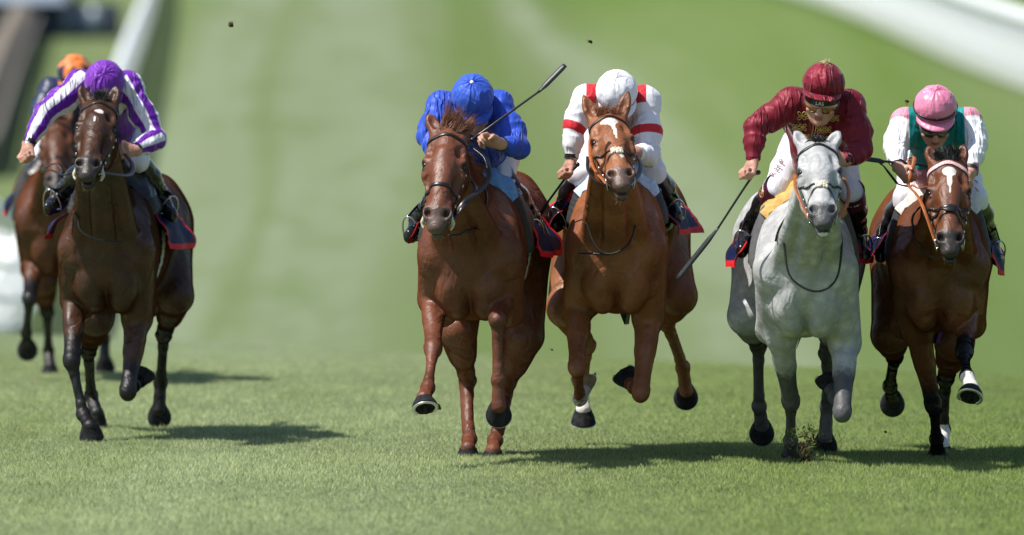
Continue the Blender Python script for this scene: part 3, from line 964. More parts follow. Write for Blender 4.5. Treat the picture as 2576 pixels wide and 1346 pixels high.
def build_horse(h):
    dc = h['dc']
    fr = Frame3()
    cx, yb = h['chest']                     # chest centre x and the lowest line of the chest, in pixels
    low = W(cx, yb, dc + .22)
    zs = low[2]
    fr.C = V(low[0], dc, zs)
    rx = W(h['rear'], 700, dc + 1.4)[0]
    ax = unit(V(rx - low[0], 1.4, 0))
    fr.ax = ax; fr.lat = V(ax[1], -ax[0], 0)
    fr.hw = h.get('hw', .30)
    fr.cw = h.get('cw', .26)
    fr.trunk = lambda t, s, z: fr.C + ax * t + fr.lat * s + V(0, 0, z)
    fr.T = np.array([ax, fr.lat, V(0, 0, 1)])
    f = head_frame(h, dc + h.get('dh', -.55))
    legs_f = [front_leg(None, sp, .3, s, fr) for s, sp in zip((-1, 1), h['front'])]
    legs_h = [hind_leg(None, sp, s, fr) for s, sp in zip((-1, 1), h['hind'])]
    allp = np.array([q for l in legs_f + legs_h for q in l] + [f.p(.62, 0, 0), f.p(0, 0, 0), fr.trunk(1.8, -.35, 0), fr.trunk(1.8, .35, .8), fr.trunk(0, -.33, 0), fr.trunk(0, .33, 0)] + [W(e[2], e[3], f.O[1]) for e in h['ears']])
    F = Field(allp.min(0) - .14, allp.max(0) + .14, h.get('grid', HGRID))
    tr, T = fr.trunk, fr.T
    cw, hw = fr.cw, fr.hw
    # ---- trunk
    F.ell(tr(.78, 0, .40), (.74, cw + .015, .36), T, .05)
    F.ell(tr(.42, 0, .36), (.42, cw - .012, .35), T, .06)
    F.cap(tr(.50, 0, .66), tr(.95, 0, .64), .085, .08, .10)                      # withers and back
    F.ell(tr(1.12, 0, .47), (.40, hw * .80, .25), T, .08)
    for s in (-1, 1):
        F.ell(tr(1.36, s * hw * .46, .44), (.28, hw * .54, .30), T, .06)          # quarters
        F.ell(tr(.30, s * (cw - .075), .34), (.20, .088, .22), T, .04)            # shoulder mass
        F.ell(tr(.145, s * (cw - .08), .34), (.095, .085, .13), T, .05)          # point of shoulder
        F.ell(tr(.15, s * .085, .20), (.135, .095, .15), T, .012)                 # breast muscle
        F.ell(tr(.20, s * .070, .10), (.15, .070, .085), T, .012)                # lower breast
        F.cap(tr(.10, s * .03, .42), tr(.075, s * .13, .30), .045, .05, .03)
        F.cap(tr(.24, s * .14, .20), tr(.42, s * .17, .05), .09, .075, .06)
    F.ell(tr(.13, 0, .34), (.12, .15, .17), T, .05)
    F.cap(tr(1.1, 0, .68), tr(1.5, 0, .66), .09, .09, .10)                        # croup
    # ---- neck
    B, B0 = tr(.22, 0, .42), tr(.52, 0, .56)
    Pn = f.p(.075, -.13, 0)
    Md = .52 * B + .48 * Pn + V(0, .04, .03)
    na = unit(Pn - B); up = unit(np.cross(fr.lat, na)); up = up if up[2] > 0 else -up
    F.cap(B0, B, .13, .148, .10, up, 1.5)
    F.cap(B, Md, .140, .098, .06, up, 1.55)
    F.cap(Md, Pn, .098, .078, .05, up, 1.5)
    F.cap(tr(.5, 0, .70), Md + up * .12, .055, .04, .06); F.cap(Md + up * .12, f.p(.02, -.10, 0), .04, .04, .05)   # crest
    th = f.p(.20, -.22, 0)
    F.cap(th, tr(.06, 0, .38), .045, .055, .05)                                   # windpipe
    for s in (-1, 1):
        F.cap(f.p(.16, -.17, s * .06), tr(.09, s * .13, .38), .038, .058, .035)    # brachiocephalic muscle
        F.cap(th + fr.lat * s * .03, tr(.05, s * .035, .33), .022, .03, .015)
    sculpt_head(F, f, h['ears'], 0)
    for s, J in zip((-1, 1), legs_f): sculpt_front_leg(F, J, s, fr)
    for s, J in zip((-1, 1), legs_h): sculpt_hind_leg(F, J, s, fr)
    v, q = F.mesh(2)
    # ---- coat masks
    P = v
    dark = np.zeros(len(P)); white = np.full(len(P), .2); skin = np.zeros(len(P)); warm = np.zeros(len(P))
    pts_amt = h.get('points', 0.0)
    for li, (J, kind) in enumerate(zip(legs_f + legs_h, 'ffhh')):
        E, K, Ft, H = J
        d, t = seg_t(P, E, K)
        near = sstep(.19, .13, d)
        start = h.get('point_from', .55)
        m = near * sstep(start - .2, start + .25, t)
        for a, b, rr in ((K, Ft, .085), (Ft, H, .08)):
            d2, t2 = seg_t(P, a, b)
            m = np.maximum(m, sstep(rr + .03, rr, d2) if b is H else sstep(rr + .03, rr, d2) * sstep(-.02, .0, (P - K) @ unit(Ft - K)))
        dark = np.maximum(dark, m * pts_amt)
        kf = sstep(.15, .07, np.linalg.norm(P - K, axis=1))
        dark = np.maximum(dark, kf * h.get('knee_dark', 0.0))
        warm = np.maximum(warm, near * sstep(.75, .2, t) * (.6 if kind == 'f' else .2))
        if li in h.get('socks', {}):
            frac = h['socks'][li]
            d3, t3 = seg_t(P, Ft, H); d4, t4 = seg_t(P, K, Ft)
            w = np.maximum(sstep(.075, .05, d3) * sstep(-.05, .2, t3 - .12 + frac * 4), sstep(.07, .05, d4) * sstep(1 - frac - .06, 1 - frac + .06, t4) * (frac > .1))
            white = np.maximum(white, w)
    L = (P - f.O) @ f.M.T / f.k                       # head coordinates a, n, s
    inh = (L[:, 1] > -.30) & (L[:, 0] > -.05) & (np.abs(L[:, 2]) < .15) & (L[:, 0] < .66)
    mz = np.where(inh, sstep(.43, .53, L[:, 0] + .3 * np.clip(-L[:, 1] - .05, 0, .1)), 0)
    skin = np.maximum(skin, mz * h.get('muzzle', 1.0))
    eyes = np.minimum(*[np.linalg.norm(L - V(.222, -.05, s * .112), axis=1) for s in (-1, 1)])
    dark = np.maximum(dark, sstep(.046, .020, eyes) * .85)
    nos = np.minimum(*[np.linalg.norm((L - V(.520, -.02, s * .045)) * [1, 1, 1.4], axis=1) for s in (-1, 1)])
    skin = np.maximum(skin, sstep(.036, .024, nos)); dark = np.maximum(dark, sstep(.024, .015, nos) * 1.2); skin = skin * (1 - sstep(.024, .015, nos))
    if 'star' in h:
        for (a, s0, ra, rs_) in h['star']:
            e = np.sqrt(((L[:, 0] - a) / ra) ** 2 + ((L[:, 2] - s0) / rs_) ** 2)
            white = np.maximum(white, np.where(inh & (L[:, 1] > -.09), sstep(1.35, .75, e), 0))
    if h.get('lip_white'):
        white = np.maximum(white, np.where(inh, sstep(.585, .605, L[:, 0]) * sstep(-.075, -.09, L[:, 1]) * .62, 0))
    if pts_amt or h.get('ear_dark'):
        for b, T_, axe, lat, fre in f.ear:
            d, t = seg_t(P, b, T_)
            dark = np.maximum(dark, sstep(.06, .03, d) * sstep(.75, 1.0, t) * .7)
            rim = sstep(.05, .03, d) * np.clip(((P - b) @ fre), 0, .02) * 0
    warm = np.maximum(warm, np.where(inh, .35, 0) * h.get('head_warm', 1.0))
    mk = np.stack([dark, white, skin, warm], 1)
    root = empty('racehorse', fr.C * [1, 1, 0] + ax * .7)
    tag(root, h['label'], 'horse', 'racehorses galloping towards the finish')
    mesh_np('body', v, q, h['mat'], root, True, {'mk': mk})
    # ---- eyes
    for s in (-1, 1):
        S = Soup(); S.ball(f.p(.2245, -.0465, s * .0885), .0185 * f.k); S.build('eye', M_eye, root)
    # ---- hooves
    for J, sp in zip(legs_f + legs_h, h['front'] + h['hind']):
        make_hoof(J[3], J[2], sp['phi'], sp.get('roll', 0), root, sp.get('pale', False), sp.get('hs', 1.0))
    # ---- hair
    rs = np.random.RandomState(h['seed'])
    crest = [f.p(.03, -.075, 0), Md + up * .165, tr(.40, 0, .76)]
    cp = spline(crest, 34)
    cp = F.project(cp, -.004, 8)
    wind = V(.1, 1.0, -.25)
    sidev = h.get('mane_side', 1)
    strands('mane', cp, [unit(fr.lat * sidev * .8 + V(0, .8, .1))] * len(cp), .13, 34, h['hair'], root, .0022, h['seed'], .35, .8, .28)
    fl = h['forelock']
    fp = [F.project(f.p(rs.uniform(-.02, .03), -.03, rs.uniform(-fl['w'], fl['w']))[None], -.003, 8)[0] for _ in range(26)]
    fd = [unit(V(*fl['dir']) + fr.lat * ((q - f.O) @ f.S) * fl.get('fan', 4)) for q in fp]
    strands('forelock', fp, fd, fl['len'], fl['n'], h['hair'], root, .0016, h['seed'] + 5, fl.get('curl', .4), fl.get('droop', .3), fl.get('spread', .3))
    dock = tr(1.66, 0, .58)
    strands('tail', [dock] * 6, [V(.04, .75, .05) + fr.lat * .1 * h.get('tail', 1)] * 6, .62, 26, h['hair'], root, .006, h['seed'] + 9, .22, .2, .10)
    # chin whiskers
    ch = [F.project(f.p(.55 + .03 * rs.rand(), -.15, rs.uniform(-.035, .035))[None], -.002)[0] for _ in range(12)]
    strands('whiskers', ch, [unit(-f.N * .6 + f.A * .3)] * 12, .028, 3, h.get('whisk', M_whisk), root, .0007, h['seed'] + 3, .3, .1, .5)
    return root, F, f, fr, Md, up

# ------------------------------------------------------------------ tack
def build_bridle(h, root, F, f):
    b = h['bridle']
    mat = b.get('mat', M_black)
    p = f.p
    S = Soup()
    # headpiece and cheekpieces
    half = [(.47, -.105, .068), (.30, -.125, .10), (.13, -.10, .10), (.05, -.09, .085), (.0, -.05, .03)]
    ribbon(S, F, [p(a, n, -s) for a, n, s in half] + [p(a, n, s) for a, n, s in half[::-1]], .014, .0035, .002, 90)
    bridle = S.build('bridle', mat, root)
    S = Soup()
    half = [(.05, -.11, .085), (.15, -.20, .10), (.24, -.285, .05)]
    ribbon(S, F, [p(a, n, -s) for a, n, s in half] + [p(.25, -.30, 0)] + [p(a, n, s) for a, n, s in half[::-1]], .011, .0035, .002, 60)
    S.build('throat_lash', mat, bridle)
    S = Soup()
    ribbon(S, F, [p(.085, -.10, -.10), p(.075, -.03, -.085), p(.055, .02, -.03), p(.055, .02, .03), p(.075, -.03, .085), p(.085, -.10, .10)], b.get('brow_w', .017), .005, .002)
    S.build('browband', b.get('brow', mat), bridle)
    if b['nose'] == 'band':
        S = Soup()
        ribbon(S, F, [p(.375, -.20, -.04), p(.37, -.12, -.085), p(.365, -.03, -.06), p(.365, 0, 0), p(.365, -.03, .06), p(.37, -.12, .085), p(.375, -.20, .04), p(.375, -.23, 0)], .019, .005, .002, 60)
        S.build('noseband', mat, bridle)
    elif b['nose'] == 'cross':
        S = Soup()
        for s in (-1, 1):
            ribbon(S, F, [p(.26, -.10, s * .10), p(.31, -.06, s * .075), p(.37, -.005, 0), p(.42, -.05, -s * .055), p(.46, -.12, -s * .05), p(.47, -.15, -s * .02)], .012, .004, .002, 50)
        S.build('noseband', mat, bridle)
        S = Soup()
        ctr = F.project(p(.37, .0, 0)[None], .006)[0]
        rs = np.random.RandomState(h['seed'])
        if b.get('sheep', True):
            for i in range(60):
                u, w = rs.uniform(-.030, .030), rs.uniform(-.017, .017)
                q = F.project((ctr + f.S * u + f.A * w)[None], .004)[0]
                S.ball(q, .0085 * rs.uniform(.6, 1.2), None, 5, 7)
            S.build('noseband_pad', M_sheep, bridle)
        else:
            ribbon(S, F, [ctr - f.S * .022, ctr, ctr + f.S * .022], .03, .01, .004, 12)
            S.build('noseband_pad', mat, bridle)
    if b.get('straight'):
        S = Soup()
        ribbon(S, F, [p(.345, -.15, -.085), p(.345, -.07, -.075), p(.345, 0, 0), p(.345, -.07, .075), p(.345, -.15, .085)], .016, .004, .002, 50)
        S.build('noseband', mat, bridle)
    # bit rings with metal fittings
    rings = []
    for s in (-1, 1):
        S = Soup()
        c = F.project(p(.50, -.098, s * .075)[None], .010)[0]
        rings.append(c)
        an = np.linspace(0, math.tau, 22)
        S.tube([c + .028 * (math.cos(q) * unit(f.A * .9 - f.N * .2) + math.sin(q) * unit(f.N + .2 * f.S * s)) for q in an], .0035, 6)
        S.build('bit_ring', M_steel, bridle)
        for a in (.22, .29, .36, .42):
            q = F.project(p(a, -.115, s * .10)[None], .008)[0]
            S = Soup(); S.ball(q, (.006, .006, .009), None, 5, 7); S.build('buckle', M_steel, bridle)
    S = Soup(); S.tube([rings[0], p(.545, -.095, -.03), p(.545, -.095, .03), rings[1]], .005, 6)
    S.build('bit', M_steel, bridle)
    if b.get('bone'):
        for s in (-1, 1):
            S = Soup(); c = rings[(s + 1) // 2]
            S.tube(spline([c + f.N * .02, c + f.A * .03 + f.S * s * .012, c + f.A * .055 - f.N * .01], 10), [.009] * 5 + [.006] * 5, 8)
            S.build('bit_guard', M_bone, bridle)
    return bridle, rings

def build_tack(h, root, F, f, fr, Md, up):
    """bridle (worn), reins, yoke strap; the saddle and the saddle cloth are things of their own."""
    bridle, rings = build_bridle(h, root, F, f)
    dc = h['dc']
    for path, mat, w in h.get('reins', []):
        pts = []
        for q in path:
            if q == 'L': pts.append(rings[0])
            elif q == 'R': pts.append(rings[1])
            else: pts.append(W(q[0], q[1], dc + q[2]))
        S = Soup(); sp = spline(pts, 60)
        S.tube(sp, w * .5, 8, flat=.35, up=V(.3, -.4, .9))
        S.build('rein', mat, bridle)
    for path in h.get('yoke', []):
        S = Soup()
        pts = [W(q[0], q[1], dc + q[2]) for q in path]
        sp = spline(pts, 70)
        d = F.sample(sp)
        sp2 = F.project(sp, .007, 10)
        sp = np.where((d < .0)[:, None] | (np.abs(d) < .03)[:, None], sp2, sp)
        for _ in range(14): sp[1:-1] = .25 * sp[:-2] + .5 * sp[1:-1] + .25 * sp[2:]
        S.tube(sp, .0058, 8)
        S.build('neck_strap', M_black, bridle)
    tr, ax, lat = fr.trunk, fr.ax, fr.lat
    def radial(ts, ang, zc=.42):
        """surface points around the trunk: ang 0 = up, + = screen right"""
        tt, aa = np.meshgrid(ts, ang, indexing='ij')
        O = fr.C + tt[..., None] * ax + V(0, 0, zc)
        D = np.sin(aa)[..., None] * lat + np.cos(aa)[..., None] * V(0, 0, 1)
        r = F.cast(O.reshape(-1, 3), D.reshape(-1, 3), .75).reshape(tt.shape)
        r = np.minimum(r, .52)
        for _ in range(2): r[1:-1] = (r[:-2] + 2 * r[1:-1] + r[2:]) / 4
        return O, D, r, tt, aa
    S_ = h['saddle']
    # ---- saddle cloth
    a0, a1 = S_.get('span', (-2.0, 2.0))
    ts = np.linspace(S_.get('t0', .50), S_.get('t1', 1.02), 34); an = np.linspace(a0, a1, 90)
    O, D, r, tt, aa = radial(ts, an)
    q = np.abs(aa) / np.where(aa < 0, -a0, a1)
    tn = (tt - ts[0]) / (ts[-1] - ts[0])
    flare = np.where(aa < 0, S_.get('flare_l', S_.get('flare', .05)), S_.get('flare', .05)) * sstep(.55, 1.0, q) * (.6 + .4 * tn)
    wav = .012 * np.sin(tn * 9 + aa * 3) * sstep(.4, 1, q) + .008 * np.sin(aa * 14 + tn * 4) * sstep(.3, 1, q)
    r = r + .010 + flare + wav
    Pc = O + D * r[..., None]
    for fl in S_.get('lift', []):        # a corner blown up by the wind: (side, amount x, y, z, reach)
        sd, dx, dy, dz = fl
        w = sstep(.55, 1.0, np.where(np.sign(aa) == sd, q, 0)) * sstep(.35, 1.0, tn)
        Pc = Pc + w[..., None] * V(dx, dy, dz)
    nrm = D
    inner = Pc - nrm * .005
    G = np.concatenate([Pc, inner[::-1]], 0)
    s = Soup(); s.grid(G, wrap=False)
    edge = np.minimum.reduce([tn * .52, (1 - tn) * .52, (1 - q) * .75 * np.abs(a1) * .5])
    mkr = .5 + (.030 - edge) * 8
    # a light flash on the panel stands for the sponsor's lettering block
    M1 = np.stack([np.clip(mkr, 0, 1), 0 * q, 0 * q, 0 * q], -1)
    mk = np.concatenate([M1, M1[::-1]], 0).reshape(-1, 4)
    root2 = empty('saddle_cloth', tr(.75, 0, .7))
    tag(root2, S_['cloth_label'], 'saddle cloth', 'navy and red saddle cloths')
    s.build('cloth', M_cloth, root2, True, {'mk': mk})
    for (word, side, tq, aq, size, rot) in S_.get('text', []):
        i = int(tq * 33); j = int((aq - a0) / (a1 - a0) * 89)
        c = Pc[i, j]; e1 = unit(Pc[min(i + 4, 33), j] - Pc[max(i - 4, 0), j]); e2 = unit(Pc[i, max(j - 4, 0)] - Pc[i, min(j + 4, 89)]) * side
        n = unit(np.cross(e1, e2)); n = n if n @ D[i, j] > 0 else -n
        text_on('lettering', word, c + n * .006, e1 * side * (1 if side > 0 else 1), n, size, M_letter, root2, rot)
    # ---- saddle: pad, flaps, seat, girth, stirrups
    root3 = empty('saddle', tr(.78, 0, .78))
    tag(root3, S_['label'], 'saddle', 'racing saddles')
    ts = np.linspace(.40, .62, 14); an = np.linspace(-1.42, 1.42, 60)
    O, D, r, tt, aa = radial(ts, an)
    tn = (tt - ts[0]) / (ts[-1] - ts[0])
    for nm, mat, lo_a, hi_a, lift, (ta, tb) in (('pad', S_.get('pad', M_rubber), .55, S_.get('pad_to', 1.85), .030, (.36, .62)), ('chamois', S_['front_mat'], .0, .80, .030, (.33, .58)), ('flap', M_black, .35, 1.55, .026, (.56, .92))):
        for side in ((-1, 1) if lo_a > 0 else (0,)):
            s = Soup()
            an = np.linspace(lo_a, hi_a, 30) * side if side else np.linspace(-hi_a, hi_a, 50)
            ts = np.linspace(ta, tb, 14)
            O, D, r, tt, aa = radial(ts, an)
            tn = (tt - ta) / (tb - ta)
            rim = np.minimum(np.minimum(tn, 1 - tn) * 6, 1)
            if side: rim = np.minimum(rim, np.minimum((np.abs(aa) - lo_a) / (hi_a - lo_a), 1 - (np.abs(aa) - lo_a) / (hi_a - lo_a)) * 8)
            rim = np.sqrt(np.clip(rim, 0, 1))
            r2 = r + .004 + lift * rim + .006 * np.sin(aa * 17 + tt * 40) * (nm == 'chamois')
            Pq = O + D * r2[..., None]
            s.grid(np.concatenate([Pq, (O + D * (r + .001)[..., None])[::-1], Pq[:1]], 0))
            s.build(nm, mat, root3)
    s = Soup()
    seat = F.project(np.array([tr(.70, 0, .74), tr(.78, 0, .72), tr(.92, 0, .72), tr(1.02, 0, .74)]), .05)
    s.tube(spline(seat + np.array([[0, 0, .03], [0, 0, 0], [0, 0, 0], [0, 0, .035]]), 24), [.05 + .05 * math.sin(math.pi * i / 23) for i in range(24)], 14, flat=.35, up=V(0, 0, 1))
    s.build('seat', M_black, root3)
    s = Soup()
    ts = np.linspace(S_.get('girth_t', .50), S_.get('girth_t', .50) + .10, 6); an = np.linspace(1.45, 2 * math.pi - 1.45, 70)
    O, D, r, tt, aa = radial(ts, an)
    r = np.minimum(r, .46)
    s.grid(O + D * (r + .008)[..., None])
    s.build('girth', S_.get('girth_mat', M_girth), root3)
    for sd, (ank, toe) in zip((-1, 1), S_['feet']):
        A, T_ = W(ank[0], ank[1], dc + ank[2]), W(toe[0], toe[1], dc + toe[2])
        c = .40 * A + .60 * T_ + V(0, 0, -.035)
        fwd = unit(T_ - A); lt = unit(np.cross(fwd, V(0, 0, 1))); upv = np.cross(lt, fwd); upv = upv if upv[2] > 0 else -upv
        s = Soup()
        arc = [c + lt * .050 * math.cos(a) + upv * (.115 * math.sin(a)) for a in np.linspace(0, math.pi, 18)]
        s.tube(arc, .0045, 7)
        s.tube([arc[0], c - upv * .004, arc[-1]], [.007] * 3, 7, flat=1, up=upv)
        s.build('stirrup_iron', M_steel, root3)
        s = Soup()
        topi = c + upv * .115
        s.tube(spline([topi, .5 * (topi + tr(.72, sd * .18, .66)) + lat * sd * .03, tr(.74, sd * .15, .70)], 16), .011, 7, flat=.3, up=lat)
        s.build('stirrup_leather', M_black, root3)

def text_on(name, word, pos, xdir, ndir, size, mat, parent, rot=0.0):
    cu = bpy.data.curves.new(name, 'FONT'); cu.body = word; cu.size = size; cu.align_x = 'CENTER'; cu.align_y = 'CENTER'; cu.extrude = .0008
    n = unit(ndir); x = unit(xdir - n * (np.asarray(xdir) @ n)); y = np.cross(n, x)
    if rot:
        x, y = x * math.cos(rot) + y * math.sin(rot), y * math.cos(rot) - x * math.sin(rot)
    tmp = bpy.data.objects.new('tmp', cu); COL.objects.link(tmp)
    dg = bpy.context.evaluated_depsgraph_get()
    me = bpy.data.meshes.new_from_object(tmp.evaluated_get(dg))
    bpy.data.objects.remove(tmp)
    Mx = Matrix(((x[0], y[0], n[0], pos[0]), (x[1], y[1], n[1], pos[1]), (x[2], y[2], n[2], pos[2]), (0, 0, 0, 1)))
    me.transform(Mx)
    me.materials.clear(); me.materials.append(mat)
    o = bpy.data.objects.new(name, me)
    return link(o, parent)
# ------------------------------------------------------------------ riders
JGRID, CGRID = .0052, .0068

def fist(F, wrist, d, g, curl=(70, 160, 235), k=.006, thumb=(.55, .55, .45), sc_=1.0):
    """Closed hand: palm, four fingers of unequal length bent at three joints, thumb leaving the side of the palm.
    d: wrist to knuckles, g: index to little finger; the palm faces d x g."""
    d = unit(d); g = unit(g - d * (np.asarray(g) @ d)); n = np.cross(d, g)
    w = np.asarray(wrist, float)
    M = np.array([d, g, n])
    F.cap(w - d * .02, w + d * .02, .026 * sc_, .027 * sc_, .015, g, 1.2)
    F.ell(w + d * .048 * sc_, np.array((.046, .040, .0185)) * sc_, M, .014)
    F.cap(w + d * .02 - g * .018 + n * .008, w + d * .045 - g * .026 + n * .012, .018 * sc_, .014 * sc_, .012)   # ball of the thumb
    for i, (ln, off) in enumerate(zip((.95, 1.05, 1.0, .82), (.082, .087, .083, .074))):
        p = w + d * off * sc_ + g * (-.0285 + .019 * i) * sc_
        F.ell(p - n * .003, np.array((.012, .0098, .011)) * sc_, M, .006)
        for L, a, r0, r1 in zip((.040, .026, .021), curl, (.0098, .0088, .0078), (.0088, .0079, .0066)):
            a_ = R(a + (i - 1.5) * 4)
            q = p + sc_ * L * ln * (math.cos(a_) * d + math.sin(a_) * n) + g * (.0015 * (1.5 - i))
            F.cap(p, q, r0 * sc_, r1 * sc_, k * .6)
            p = q
    p = w + (d * .030 - g * .030 + n * .010) * sc_
    q = p + sc_ * .036 * unit(d * .75 - g * .45 + n * .45)
    F.cap(p, q, .0125 * sc_, .0105 * sc_, .008)
    q2 = q + sc_ * .030 * unit(d * thumb[0] + n * thumb[1] + g * thumb[2])
    F.cap(q, q2, .0102 * sc_, .0078 * sc_, .005)

def build_cap(j, C, U, Fd, Lt, root):
    rs = np.random.RandomState(j['seed'])
    r0 = j.get('cap_r', .107)
    s = Soup()
    nu, nv = 46, 128
    th = np.linspace(.0, R(104), nu)[:, None]; ph = np.linspace(0, math.tau, nv, endpoint=False)[None]
    g = j.get('gores', 8)
    seam = np.abs(np.cos(ph * g / 2 + .2)) ** 14
    D = np.sin(th)[..., None] * (np.cos(ph)[..., None] * Fd + np.sin(ph)[..., None] * Lt) + np.cos(th)[..., None] * U
    Pn = D * r0
    wr = wob(Pn.reshape(-1, 3), .055, j['seed'], 7).reshape(nu, nv) * .0016 + wob(Pn.reshape(-1, 3), .02, j['seed'] + 1, 7).reshape(nu, nv) * .0008
    pucker = .0016 * np.sin(ph * 40 + 3 * np.sin(th * 3)) * sstep(R(78), R(102), th)
    pleat = .003 * np.sin(ph * 11 + 1.7 * np.sin(ph * 3)) * sstep(R(58), R(4), th) * sstep(0, R(10), th)
    rr = r0 * (1 - .012 * seam * sstep(.02, .2, th)) + wr + pucker + pleat
    rr = rr * (1 + .10 * np.cos(ph) ** 2 * np.sin(th)) * (1 - .06 * sstep(R(80), R(104), th))
    P = C + D * rr[..., None]
    s.grid(P, wrap=True)
    # turned-in rim
    s.grid(np.stack([P[-1], C + (P[-1] - C) * .93 - U * .002], 0), wrap=True)
    mk = np.zeros((nu * nv + 2 * nv, 4))
    if 'cap_mask' in j:
        m = j['cap_mask'](np.broadcast_to(th, (nu, nv)), np.broadcast_to(ph, (nu, nv)))
        mk[:nu * nv, 0] = np.clip(m, 0, 1).ravel()
    cap = s.build('cap', j['cap_mat'], root, True, {'mk': mk})
    # peak
    s = Soup()
    a = np.linspace(-1.15, 1.15, 30); t = np.linspace(0, 1, 7)
    rim_r = r0 * (1 + .10 * np.cos(a) ** 2) * .97
    base = C + (np.cos(a)[:, None] * Fd + np.sin(a)[:, None] * Lt) * rim_r[:, None] * .985 - U * (r0 * .20)
    ext = (.048 * np.cos(a / 1.15 * math.pi / 2) ** .7)[:, None]
    out = np.cos(a)[:, None] * Fd * 1.0 + np.sin(a)[:, None] * Lt * .45
    G = np.stack([base + out * ext * q - U * (.014 * q * q + .004 * np.sin(a * 3)[:, None] * q) for q in t], 0)
    top = G
    s.grid(np.concatenate([top, (G - U * .004)[::-1], top[:1]], 0))
    s.build('peak', j.get('peak_mat', j['cap_mat']), cap, True)
    if j.get('tassel'):
        roots = [C + U * r0] * 10
        strands('tassel', roots, [unit(U + rs.normal(0, .5, 3)) for _ in roots], .032, 16, j['tassel'], cap, .0018, 5, .6, .7, .5)
        s = Soup(); s.ball(C + U * (r0 + .004), .009); s.build('tassel_knot', j['tassel'], cap)
    else:
        s = Soup(); s.ball(C + U * (r0 * 1.005), (.010, .010, .006), np.array([Fd, Lt, U])); s.build('button', j.get('button', j['cap_mat']), cap)
    if j.get('band'):
        s = Soup()
        t0 = R(88)
        pts = [C + (math.sin(t0) * (math.cos(q) * Fd + math.sin(q) * Lt) + math.cos(t0) * U) * (r0 * (1 + .10 * math.cos(q) ** 2) + .003) for q in np.linspace(0, math.tau, 60)]
        s.tube(pts, .0075, 8, flat=.35, up=[unit(q - C) for q in pts]); s.build('cap_band', j['band'], cap)
    return cap

def build_goggles(j, C, U, Fd, Lt, root):
    lens, frame = j['goggles']
    hw, cy = .072, -.010 * 1.0
    def sp(a, z, r): return C + (math.cos(a) * Fd * 1.06 + math.sin(a) * Lt * .82) * r + U * z
    s = Soup()
    A = np.linspace(-1.25, 1.25, 34)
    top, bot = j.get('gog', (-.022, -.066))
    G = np.array([[sp(a, top + (bot - top + (.016 * math.exp(-(a / .22) ** 2)) + .010 * (abs(a) / 1.25) ** 2) * q, .100 + .006 * math.sin(q * math.pi)) for a in A] for q in np.linspace(0, 1, 8)])
    s.grid(G); gog = s.build('goggles', lens, root)
    s = Soup()
    s.tube(G[0], .004, 7); s.tube(G[-1], .003, 7)
    s.build('goggles_frame', frame, gog)
    s = Soup()
    Bn = np.array([[sp(a, top + .004 + .026 * q, .1035 + .004 * q) for a in np.linspace(-1.5, 1.5, 36)] for q in np.linspace(0, 1, 4)])
    s.grid(Bn); s.build('visor_band', frame, gog)
    if j.get('gog_text'):
        text_on('lettering', j['gog_text'], sp(.0, top + .012, .1115), Lt, Fd + .1 * U, .026, M_letter, gog)
    s = Soup()
    half = [(1.35, -.01, .098), (1.25, -.06, .085), (.75, -.118, .075), (.2, -.138, .068)]
    s.tube(spline([sp(-a, z, r) for a, z, r in half] + [sp(a, z, r) for a, z, r in half[::-1]], 30), .0045, 7)
    s.build('chin_strap', M_black, root)

